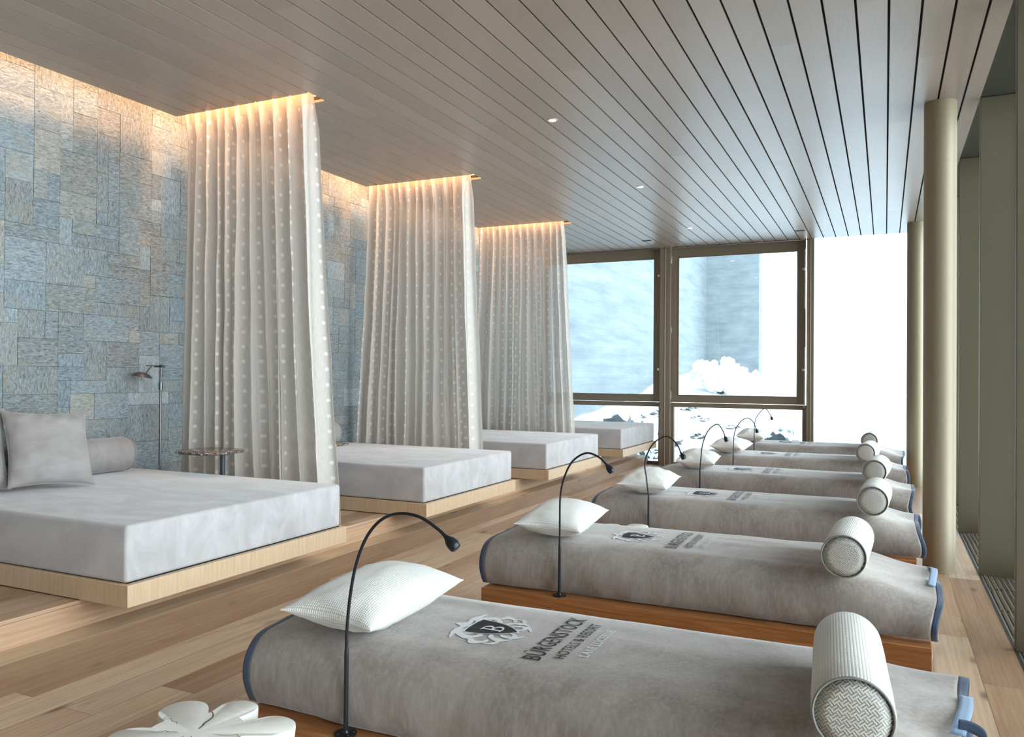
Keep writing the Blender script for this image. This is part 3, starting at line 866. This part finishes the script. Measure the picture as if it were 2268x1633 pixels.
def add_art(lroot, towel, seed):
    CX, CY = -1.285, .42
    mant = MB()
    for s_ in (-1, 1):
        for (px, py, ang, L, w, cu) in ((.055,.035,35,.12,.016,2.4),(.06,.01,5,.13,.018,2.6),(.055,-.02,-20,.12,.017,-2.4),(.045,-.05,-50,.11,.015,-2.2),(.03,.06,70,.11,.015,-2.6),(.05,.05,50,.14,.012,-3.4),(.10,-.03,-5,.09,.013,3.2),(.09,.05,60,.09,.012,2.8),(.02,-.075,-75,.07,.012,2.2),(.075,-.06,-35,.10,.011,2.6),(.11,.02,20,.07,.012,-2.8)):
            V, F = leaf(px * 1.08, py * 1.08, radians(ang), L * .95, w * .74, cu)
            if s_ < 0: V = [(-a, b) for a, b in V]; F = [q[::-1] for q in F]
            place2d(mant, V, F, CX, CY, seed, .0022)
        # ribbon banner tips above
        V, F = leaf(.0 * s_, .105, radians(12), .15, .012, -.6)
        if s_ < 0: V = [(-a, b) for a, b in V]; F = [q[::-1] for q in F]
        place2d(mant, V, F, CX, CY, seed, .0024)
    V, F = leaf(0, .08, radians(90), .075, .022, .0); place2d(mant, V, F, CX, CY, seed, .0024)
    mant.build('crest_mantling', M['thread_white'], towel)
    rim = MB(); V, F = fan(shield(.080, .097)); place2d(rim, V, F, CX + .004, CY, seed, .0034); rim.build('shield_border', M['thread_white'], towel)
    sh = MB(); V, F = fan(shield(.073, .088)); place2d(sh, V, F, CX + .004, CY, seed, .0046); sho = sh.build('shield', M['thread_black'], towel)
    # serif letter B
    b = MB()
    def rect(x0, y0, x1, y1): place2d(b, [(x0,y0),(x1,y0),(x1,y1),(x0,y1)], [(0,1,2,3)], CX + .002, CY, seed, .0058)
    rect(-.024, -.040, -.012, .040); rect(-.033, -.040, -.012, -.034); rect(-.033, .034, -.012, .040)
    def bowl(cy_, ry, rx, t0):
        V = []; F = []; N = 14
        for k in range(N + 1):
            q = -pi/2 + pi * k / N
            V += [(-.004 + rx * cos(q) ** 1 , cy_ + ry * sin(q)), (-.004 + (rx - t0) * cos(q), cy_ + (ry - .006) * sin(q))]
        for k in range(N): F.append((2*k+1, 2*k, 2*k+2, 2*k+3))
        place2d(b, V, F, CX + .002, CY, seed, .0058)
        rect(-.013, cy_ + ry - .006, -.003, cy_ + ry); rect(-.013, cy_ - ry, -.003, cy_ - ry + .006)
    bowl(.0195, .0205, .026, .011); bowl(-.0195, .0205, .031, .012)
    b.build('monogram', M['thread_white'], towel)
    for body, px, size, mat, wtarget, nm in (('B\u00dcRGENSTOCK', -1.045, .092, 'thread_black', .465, 'name_lettering'), ('HOTELS & RESORT', -.962, .056, 'thread_black', .385, 'second_line_lettering'), ('LAKE LUCERNE', -.892, .046, 'thread_white', .30, 'third_line_lettering')):
        if body not in TEXTS: TEXTS[body] = text_polys(body, size)
        V, F = TEXTS[body]
        xs = [v[0] for v in V]; w0 = max(xs) - min(xs); s_ = wtarget / w0; mid = (max(xs) + min(xs)) / 2
        V2 = [((v[0] - mid) * s_, v[1] - size * .35) for v in V]
        mb = MB(); place2d(mb, V2, F, px, CY + .02, seed, .0036, 1, 1); mb.build(nm, M[mat], towel)

NECK = [
 [(-1.622,.655),(-1.609,.762),(-1.586,.869),(-1.545,.963),(-1.487,1.025),(-1.418,1.05),(-1.341,1.045),(-1.275,1.013),(-1.248,.993)],
 [(-1.602,.655),(-1.602,.718),(-1.600,.841),(-1.580,.941),(-1.531,1.036),(-1.454,1.084),(-1.385,1.068),(-1.340,1.030)],
 [(-1.621,.60),(-1.638,.724),(-1.652,.826),(-1.632,.913),(-1.577,1.001),(-1.484,1.049),(-1.411,.998),(-1.377,.932)],
 [(-1.625,.60),(-1.618,.687),(-1.601,.841),(-1.550,.975),(-1.464,1.043),(-1.409,.984),(-1.390,.93)],
 [(-1.625,.60),(-1.612,.833),(-1.545,.969),(-1.461,1.019),(-1.394,.968),(-1.366,.90)],
 [(-1.655,.60),(-1.645,.872),(-1.585,1.0),(-1.513,1.065),(-1.458,1.01),(-1.432,.96)]]
HEADD = [(.039,-.033),(.032,-.036),(.024,-.040),(.018,-.045),(.016,-.046),(.018,-.045)]
def smooth_path(P, k=6):
    return [catmull(P, i / ((len(P) - 1) * k)) for i in range((len(P) - 1) * k + 1)]
def make_lounger(i):
    y0 = YL[i]; seed = i * 1.37 + .5
    r = empty('lounger', (0, y0, 0))
    fb = MB(); fb.box(-2.06, .195, -.04, .885, .105, WT)
    fr_ = fb.build('wooden_frame', M['teak'], r, bevel=.004)
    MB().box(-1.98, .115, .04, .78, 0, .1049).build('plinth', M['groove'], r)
    # mattress loaf
    mm = MB()
    cyc, czc = .43, .44
    def fn(a, b):
        x = -2.075 + 2.12 * a
        y, z = catmull(SEC, b)
        k = .965 * (1 - .10 * (abs(2 * a - 1) ** 12))
        tk = 1 - max(sstep(.30, .0, b), sstep(.70, 1.0, b))
        z -= ((.06 if i == 0 else .12) * sstep(-.24, .24, x) + .03 * sstep(-1.95, -2.1, x)) * tk
        return (x, cyc + (y - cyc) * k, max(WT + .001, .32 + (z - .32) * k - .010))
    mm.grid(fn, 30, 40)
    n0 = len(mm.v)
    for a in (0, 30):
        idx = [a * 41 + j for j in range(41)]
        mm.f.append(tuple(idx if a else idx[::-1])); mm.mi.append(0); mm.col.append(None)
    mm.f.append((0, 30*41, 30*41+40, 40)); mm.mi.append(0); mm.col.append(None)
    mm.uv = {}
    mm.build('mattress', M['cover'], r, smooth=True, angle=50)
    # gooseneck reading light screwed to the frame
    xb = NECK[i][0][0]
    stem = MB().lathe([(.0080, WT + .004), (.0076, .56), (.0070, .58), (.0060, .585), (.0060, NECK[i][0][1] - .045 if i < 2 else .60)], (xb, 0, 0), 'z', 14).build('reading_light', M['lamp'], r, smooth=True)
    MB().lathe([(.001, WT + .0), (.037, WT + .0), (.037, WT + .005), (.014, WT + .008), (.011, WT + .016), (.001, WT + .016)], (xb, 0, 0), 'z', 28).build('base_plate', M['lamp'], stem, smooth=True, angle=30)
    for q in (.6, 2.5, 4.2, 5.6): MB().lathe([(.0035, WT + .0045), (.0035, WT + .0065), (.001, WT + .007)], (xb + .027 * cos(q), .027 * sin(q), 0), 'z', 8).build('screw', M['chrome'], stem)
    P = [(xb, .585)] + [p for p in NECK[i] if p[1] > .60]
    if i < 2: P = [(xb, .585), (xb, .64)] + NECK[i][1:]
    path = [(p[0], 0, p[1]) for p in smooth_path(P)]
    MB().tube(path, .0055, 10).build('gooseneck', M['lamp'], stem, smooth=True)
    hx, hz = P[-1]; dx, dz = HEADD[i]; L = hypot(dx, dz); dx /= L; dz /= L
    prof = [(-.012,.0055),(.0,.0065),(.008,.010),(.022,.0175),(.036,.0205),(.048,.0195),(.054,.015),(.055,.002)]
    MB().tube([(hx + dx * s_, 0, hz + dz * s_) for s_, _ in prof], [w for _, w in prof], 18).build('lamp_head', M['lamp'], stem, smooth=True)
    return r
def make_towel(i):
    y0 = YL[i]; seed = i * 1.37 + .5
    mb = MB(); A, Bn = 190, 80
    a0, a1 = .012, .988
    mb.grid(lambda a, b: towel_point(a0 + (a1 - a0) * a, b, seed), A, Bn)
    t = mb.build('crested_towel', M['towel'], None, smooth=True, angle=180, solid=.004)
    t.location = (0, y0, 0)
    for lo, hi, nm in ((0.0, .0125, 'left'), (.9875, 1.0, 'right')):
        tr = MB()
        def f3(a, b, lo=lo, hi=hi):
            p = towel_point(lo + (hi - lo) * a, b, seed)
            return p
        tr.grid(f3, 3, Bn)
        q = tr.build('edge_band', M['trim'], t, smooth=True, angle=180, solid=.005); q['label'] = 'navy blue band'
    add_art(None, t, seed)
    return t
pos = ['nearest the camera', 'second from the camera', 'third from the camera', 'fourth from the camera', 'fifth from the camera', 'farthest away, by the end window']
for i in range(6):
    lab(make_lounger(i), 'low brown wooden lounger with gooseneck light, ' + pos[i], 'lounger', 'low wooden loungers in a row')
    lab(make_towel(i), 'taupe velour towel with crest, on the lounger ' + pos[i], 'towel', 'crested towels over the loungers')

# the loose corner and hanging loop of the nearest towel
t0 = [o for o in bpy.data.objects if o.name == 'crested_towel'][0]
c_ = MB()
def strip(pts, w, nrm, mat, nm, par):
    mb = MB()
    def fn(a, b):
        p = Vector(catmull(pts, a)); return p + Vector(nrm) * (b - .5) * w
    mb.grid(fn, 16, 3)
    o = mb.build(nm, mat, par, smooth=True, angle=180, solid=.004); return o
strip([(.224,.57,.548),(.214,.46,.556),(.198,.36,.560),(.178,.25,.556)], .036, (.97,-.25,.0), M['trim_light'], 'turned_band', t0)['label'] = 'pale blue underside of the band'
strip([(.182,.29,.566),(.215,.285,.566),(.243,.265,.555),(.246,.235,.528),(.222,.215,.512)], .032, (.1,.75,.65), M['trim'], 'hanging_loop', t0)['label'] = 'navy hanging loop'
t1 = [o for o in bpy.data.objects if o.name == 'crested_towel.001'][0]
strip([(.236,.70,.503),(.230,.56,.508),(.218,.42,.510),(.206,.28,.506)], .034, (.97,-.15,-.15), M['trim_light'], 'turned_band', t1)['label'] = 'pale blue underside of the band'

# head pillows
def head_pillow(i):
    w, h, t = .38, .64, .18
    o = pillow_mesh(MB(), w, h, t, 30, 2.2, .005 if i < 2 else .011, i + 3, uvs=1.0).build('head_pillow', M['waffle'], None, smooth=True, angle=180)
    weld(o)
    pts = []
    N = 40
    for k in range(4 * N):
        e, q = divmod(k, N); u = -1 + 2 * q / N
        a, b = ((u, -1), (1, u), (-u, 1), (-1, -u))[e]
        pin = 1 - .085 * (1 - abs(a) ** 2.0) * (abs(b) ** 3); pin2 = 1 - .085 * (1 - abs(b) ** 2.0) * (abs(a) ** 3)
        pts.append((a * w/2 * pin2, b * h/2 * pin, 0))
    MB().tube(pts + [pts[0]], .0030, 6).build('seam_piping', simple('pillow_seam', (.72,.72,.70), .8) if i == 0 else bpy.data.materials['pillow_seam'], o, smooth=True)
    dx = (0, .02, .03, .02, .03, .0)[i]; dy = (0, .0, .0, .02, 0, 0)[i]
    o.location = (-1.735 + dx, YL[i] + .345 + dy, .668)
    o.rotation_euler = (radians(2), radians(3), radians((0, 4, 3, 5, -4, 2)[i]))
    return lab(o, 'white waffle-weave head pillow on the lounger ' + pos[i], 'pillow', 'white pillows at the head of the loungers')
for i in range(6): head_pillow(i)

# foot bolsters
def foot_bolster(i):
    x = (-.068, -.172, -.075, -.085, -.196, -.187)[i]; R = (.098, .102, .101, .103, .103, .105)[i]
    xb = (-.104, -.150, -.05, -.045, -.150, -.130)[i]
    L = (.58, .56, .56, .56, .56, .56)[i]
    y_ = YL[i] + (-.045, -.03, .0, .0, 0, 0)[i] + L / 2
    e = empty('foot_bolster', ((x + xb) / 2, y_, MT + R - (.0 if i == 0 else .006)))
    e.rotation_euler = (0, 0, atan2(-(xb - x), L))
    body = MB(); n_ = 64
    prof = [(R * .90, -L/2), (R, -L/2 + .006), (R * 1.015, -L/2 + .12), (R * 1.01, 0), (R * 1.015, L/2 - .12), (R, L/2 - .006), (R * .90, L/2)]
    V = []; UV = []
    for (rr, hh) in prof:
        for k in range(n_ + 1):
            q = 2*pi*k/n_
            V.append((rr*cos(q), hh, -rr*sin(q))); UV.append((q * R, hh))
    F = [(a*(n_+1)+k, a*(n_+1)+k+1, (a+1)*(n_+1)+k+1, (a+1)*(n_+1)+k) for a in range(len(prof)-1) for k in range(n_)]
    body.add(V, F, 0, UV).build('bolster_body', M['waffle'], e, smooth=True, angle=180)
    for s_ in (-1, 1):
        MB().lathe([(.0005, s_ * (L/2 + .006)), (R * .6, s_ * (L/2 + .005)), (R * .93, s_ * L/2)][::(1 if s_ < 0 else 1)], (0,0,0), 'y', 48).build('end_cap', M['basket'], e, smooth=True, angle=180)
        q = [(R * .955 * cos(2*pi*k/48), s_ * (L/2 + .002), R * .955 * sin(2*pi*k/48)) for k in range(49)]
        MB().tube(q, .0035, 8).build('piping', M['piping'], e, smooth=True)
    return lab(e, 'white woven bolster roll at the foot of the lounger ' + pos[i], 'bolster', 'white bolster rolls on the loungers')
for i in range(6): foot_bolster(i)

# carved trunk side tables
def stump(cx, cy, rot, label, seed):
    rs = random.Random(seed)
    lobes = [(40, .30, 21), (95, .265, 19), (146, .275, 22), (214, .255, 19), (262, .28, 22), (325, .29, 23)]
    n_ = 160
    def rad(q, low):
        d = degrees_ = (math.degrees(q) - rot) % 360
        r = .155
        for a, R, w in lobes:
            dl_ = radians((d - a + 180) % 360 - 180); rho = .074 * (1.06 if low else 1) * w / 21; dc = R - rho
            k_ = rho * rho - (dc * sin(dl_)) ** 2
            if k_ > 0 and cos(dl_) > 0: r = max(r, dc * cos(dl_) + sqrt(k_))
        return r
    H = .40
    V = []; rings = [(0, .97), (.10, .94), (.24, .95), (H - .012, .995), (H - .003, .992), (H, .975)]
    for z, s_ in rings:
        for k in range(n_):
            q = 2*pi*k/n_
            r = rad(q, z < .2) * s_ * (1 + .012 * noise.noise(Vector((cos(q) * 3, sin(q) * 3, z * 3 + seed))))
            V.append((r * cos(q), r * sin(q), z))
    F = [(i*n_+k, i*n_+(k+1) % n_, (i+1)*n_+(k+1) % n_, (i+1)*n_+k) for i in range(len(rings)-1) for k in range(n_)]
    V.append((0, 0, H)); c = len(V) - 1
    F += [((len(rings)-1)*n_ + k, (len(rings)-1)*n_ + (k+1) % n_, c) for k in range(n_)]
    F.append(tuple(range(n_))[::-1])
    r = empty('trunk_side_table', (cx, cy, 0))
    MB().add(V, F).build('trunk', M['stump'], r, smooth=True, angle=45)
    cr = MB()
    for a, r0, r1, w in ((112, .03, .155, .0035), (-62, .02, .10, .002), (-75, .07, .13, .0022), (-20, .05, .12, .0012), (200, .05, .14, .0012), (250, .03, .12, .0016), (20, .06, .17, .001), (165, .10, .18, .0012), (-48, .06, .15, .0015)):
        P = []
        for k in range(7):
            t = k / 6; rr = r0 + (r1 - r0) * t; q = radians(a + rs.uniform(-5, 5))
            P.append((rr * cos(q), rr * sin(q)))
        for k in range(6):
            dx, dy = P[k+1][0]-P[k][0], P[k+1][1]-P[k][1]; L = hypot(dx, dy); nx, ny = -dy/L*w, dx/L*w
            k0 = (1 - abs(k / 6 - .4)); k1 = (1 - abs((k+1) / 6 - .4))
            cr.add([(P[k][0]-nx*k0, P[k][1]-ny*k0, H+.0006), (P[k+1][0]-nx*k1, P[k+1][1]-ny*k1, H+.0006), (P[k+1][0]+nx*k1, P[k+1][1]+ny*k1, H+.0006), (P[k][0]+nx*k0, P[k][1]+ny*k0, H+.0006)], [(0,1,2,3)])
    cr.build('cracks', M['crack'], r)
    return lab(r, label, 'side table', 'lobed trunk side tables')
stump(-1.905, 1.80, 0, 'white lobed tree-trunk side table beside the nearest lounger, cracked top', 4)
stump(-1.69, 5.50, 38, 'white lobed tree-trunk side table mostly hidden behind the second lounger', 9)

# ------------------------------------------------------------------ outdoors
snow = NT('snow')
ns_ = snow.noise(snow.coords('Object'), 1.2, 6, .6)
snow.bsdf((.86,.88,.90), .7, ns_, .5, .08)
M['snow'] = snow.m
rk = NT('rock')
nr = rk.noise(rk.coords('Object'), 3.5, 6, .65, .6)
geo_ = rk.n('ShaderNodeNewGeometry'); sg_ = rk.n('ShaderNodeSeparateXYZ'); rk.l(geo_.outputs['Normal'], sg_.inputs[0])
snowm = rk.ramp(rk.math('ADD', sg_.outputs[2], rk.math('MULTIPLY', nr, .5)), [(.56, (0,0,0)), (.70, (1,1,1))])
rk.bsdf(rk.mix(snowm, rk.ramp(nr, [(.3, (.07,.08,.085)), (.6, (.16,.165,.165)), (.8, (.24,.235,.22))]), (.86,.88,.90)), .85, nr, .6, .05)
M['rock'] = rk.m
cn = NT('board_formed_concrete')
zc = cn.coords('Object'); s3 = cn.n('ShaderNodeSeparateXYZ'); cn.l(zc, s3.inputs[0])
bz = cn.math('FRACT', cn.math('DIVIDE', s3.outputs[2], .16)); bl_ = cn.math('LESS_THAN', bz, .07)
n1_ = cn.noise(cn.coords('Object', (1, .35, 3)), 1.2, 6, .65); n2_ = cn.noise(zc, 18, 4, .6)
c1 = cn.ramp(n1_, [(.3, (.175,.19,.20)), (.7, (.295,.31,.315))])
c1 = cn.mix(cn.math('MULTIPLY', bl_, .35), c1, (.13,.14,.145))
c1 = cn.mix(cn.ramp(n2_, [(.60, (0,0,0)), (.72, (.3,.3,.3))]), c1, (.16,.17,.17))
cn.bsdf(c1, .85)
M['concrete'] = cn.m
def gz(x, y):
    d = sstep(YG, 32, y)
    left = sstep(2.0, -5.5, x)
    bank = .1 + 1.35 * d * left + .5 * d * (1 - left) + .6 * left * sstep(14, 19, y) * .5
    return bank - .12 + .16 * noise.noise(Vector((x * .5, y * .5, 0))) + .06 * noise.noise(Vector((x * 2, y * 2, 3)))
g = MB()
g.grid(lambda a, b: (-9 + 27 * a, YG + .35 + 46 * b ** 1.6, gz(-9 + 27 * a, YG + .35 + 46 * b ** 1.6)), 130, 130)
o = g.build('snow_ground', M['snow'], None, smooth=True, angle=180); o.data.flip_normals() if o.data.polygons[0].normal.z < 0 else None
struct(o, 'snow covered ground outside')
g = MB().box(-7.3, -6.7, YG + .35, 34, -.3, 11)
struct(g.build('wall_outside', M['concrete']), 'board-formed concrete retaining wall outside')
g = MB().box(-6.7, -4.6, 33.2, 34, .3, 11)
struct(g.build('wall_outside_return', M['concrete']), 'concrete return wall in the mist').name = 'wall_outside_far'
def rock(x, y, s, seed, sq=.6, name='rock'):
    bm = bmesh.new(); bmesh.ops.create_icosphere(bm, subdivisions=4, radius=1)
    for v in bm.verts:
        n_ = v.co.normalized()
        q = 1 + .45 * noise.noise(n_ * 1.3 + Vector((seed, 0, 0))) + .22 * noise.noise(n_ * 3.1 + Vector((0, seed, 0))) + .08 * noise.noise(n_ * 8)
        v.co = Vector((n_.x * q * s, n_.y * q * s * .9, n_.z * q * s * sq))
    me = bpy.data.meshes.new(name); bm.to_mesh(me); bm.free(); me.materials.append(M['rock'])
    for p in me.polygons: p.use_smooth = True
    me.set_sharp_from_angle(angle=radians(28))
    o = bpy.data.objects.new(name, me); COL.objects.link(o); o.location = (x, y, gz(x, y) + s * sq * .15); o.rotation_euler = (0, 0, seed)
    return o
rl_ = ['large snow-capped boulder outside the first end window', 'low rock outside just beyond the platform steps', 'rock in the snow seen past the window post', 'small dark rock in the snow left of the wide window', 'small rock mid slope behind the wide window', 'flat rock low in the snow behind the gooseneck lights', 'pale pointed snow-covered rock behind the farthest pillow', 'stone sticking out of the snow under the casement', 'stone half buried near the mullion outside', 'dark stone on the bank at the concrete wall foot', 'little rock upper left of the snow slope', 'little rock at the centre of the snow slope']
rp = [(-5.0, 15.6, .75, 1, .8), (-4.0, 14.9, .24, 2, .8), (-3.9, 16.0, .22, 3, .6), (-4.2, 16.8, .20, 4, .5), (-3.5, 16.6, .17, 5, .5), (-3.4, 15.2, .16, 6, .6), (-1.75, 15.4, .42, 7, 1.0), (-3.9, 18.6, .22, 8, .5), (-4.75, 14.35, .20, 9, .8), (-5.0, 18.8, .30, 10, .6), (-4.4, 20.0, .25, 11, .5), (-3.1, 18.2, .18, 12, .45)]
for (x_, y_, s_, sd, sq), l_ in zip(rp, rl_):
    lab(rock(x_, y_, s_, sd, sq), l_, 'rock', 'rocks in the snow outside')
# snow-laden shrub
sb = empty('snowy_shrub', (-4.3, 23.5, gz(-4.3, 23.5)))
rs = random.Random(5)
tw_ = MB(); sn_ = MB()
for k in range(60):
    a = rs.uniform(0, 2*pi); e = rs.uniform(.5, 1.35); L = rs.uniform(.6, 1.25)
    P = [Vector((0, 0, 0))]
    for j in range(5):
        t = (j + 1) / 5
        P.append(Vector((cos(a) * cos(e) * L * t + .05 * rs.uniform(-1, 1), sin(a) * cos(e) * L * t + .05 * rs.uniform(-1, 1), sin(e) * L * t - .12 * t * t)))
    tw_.tube(P, [.018, .015, .012, .009, .006, .003], 5)
    for j in (2, 3, 4, 5):
        c = P[j]; rr = rs.uniform(.06, .14)
        bm = bmesh.new(); bmesh.ops.create_icosphere(bm, subdivisions=2, radius=rr)
        vs = [tuple(v.co * Vector((1.2, 1.2, .7))[0] * (1 + .3 * noise.noise(v.co * 12 + c)) + c) for v in bm.verts]; fs = [tuple(v.index for v in f_.verts) for f_ in bm.faces]
        sn_.add(vs, fs); bm.free()
tw_.build('branches', simple('twig', (.12,.09,.07), .9), sb, smooth=True)
sn_.build('snow_load', M['snow'], sb, smooth=True, angle=180)
lab(sb, 'snow-laden shrub outside behind the wide casement window', 'shrub')

# ------------------------------------------------------------------ light
w = bpy.data.worlds.new('World'); scene.world = w; w.use_nodes = True
bg = w.node_tree.nodes['Background']; bg.inputs[0].default_value = (.92,.97,1.0,1); bg.inputs[1].default_value = 4.8
def area(name, loc, rot, sx_, sy_, power, color, portal=False):
    L = bpy.data.lights.new(name, 'AREA'); L.shape = 'RECTANGLE'; L.size = sx_; L.size_y = sy_; L.energy = power; L.color = color
    if portal: L.cycles.is_portal = True
    o = bpy.data.objects.new(name, L); COL.objects.link(o); o.location = loc; o.rotation_euler = rot
    return o
# portals: guide the sky light through the glass
area('sky_portal_facade', (XG + .03, (YB + YG) / 2, CZ / 2), (0, radians(90), 0), CZ, YG - YB, 1, (1,1,1), True)
area('sky_portal_end', (-2.3, YG + .05, CZ / 2), (radians(-90), 0, 0), 6.8, CZ, 1, (1,1,1), True)
WARM = (1.0, .52, .24)
# cove strip along the stone wall and in the curtain slots
segs = [YB + .1] + [4.95, 7.66, 10.45] + [13.2]
for a, b in zip(segs[:-1], segs[1:]):
    area('cove_strip_light', (XC + .09, (a + b) / 2, CZ + .17), (0, radians(60), 0), .05, b - a, 4.2 * (b - a), WARM)
for a, b in slots:
    area('slot_strip_light', ((XC + SX) / 2, a + .05, CZ + .25), (radians(8), 0, 0), SX - XC - .1, .04, 10, WARM)
for (x_, y_) in dl:
    L = bpy.data.lights.new('downlight_beam', 'SPOT'); L.energy = 12; L.color = (1, .78, .55); L.spot_size = radians(70); L.spot_blend = .8; L.shadow_soft_size = .03
    o = bpy.data.objects.new('downlight_beam', L); COL.objects.link(o); o.location = (x_, y_, CZ - .012)

# ------------------------------------------------------------------ camera
cam = bpy.data.cameras.new('camera'); co = bpy.data.objects.new('camera', cam); COL.objects.link(co); scene.camera = co
cam.sensor_fit = 'HORIZONTAL'; cam.sensor_width = 36.0; cam.lens = 1764.13 / 2268 * 36.0; cam.clip_start = .02; cam.clip_end = 300
yw, pt, rl = .438084, .00840707, .00784949
F_ = Vector((-sin(yw) * cos(pt), cos(yw) * cos(pt), sin(pt))); R_ = Vector((cos(yw), sin(yw), 0)); U_ = R_.cross(F_)
R2 = R_ * cos(rl) + U_ * sin(rl); U2 = -R_ * sin(rl) + U_ * cos(rl)
co.matrix_world = Matrix(((R2.x, U2.x, -F_.x, 0), (R2.y, U2.y, -F_.y, 0), (R2.z, U2.z, -F_.z, 1.5), (0, 0, 0, 1)))

# ------------------------------------------------------------------ view
vs = scene.view_settings; vs.view_transform = 'Standard'; vs.look = 'None'; vs.gamma = 1; vs.use_curve_mapping = False; vs.exposure = 1.0
scene.cycles.use_denoising = True
try: scene.cycles.denoiser = 'OPENIMAGEDENOISE'
except Exception: pass
scene.cycles.max_bounces = 10; scene.cycles.diffuse_bounces = 6; scene.cycles.glossy_bounces = 4; scene.cycles.transparent_max_bounces = 16; scene.cycles.transmission_bounces = 4
scene.cycles.sample_clamp_indirect = 6
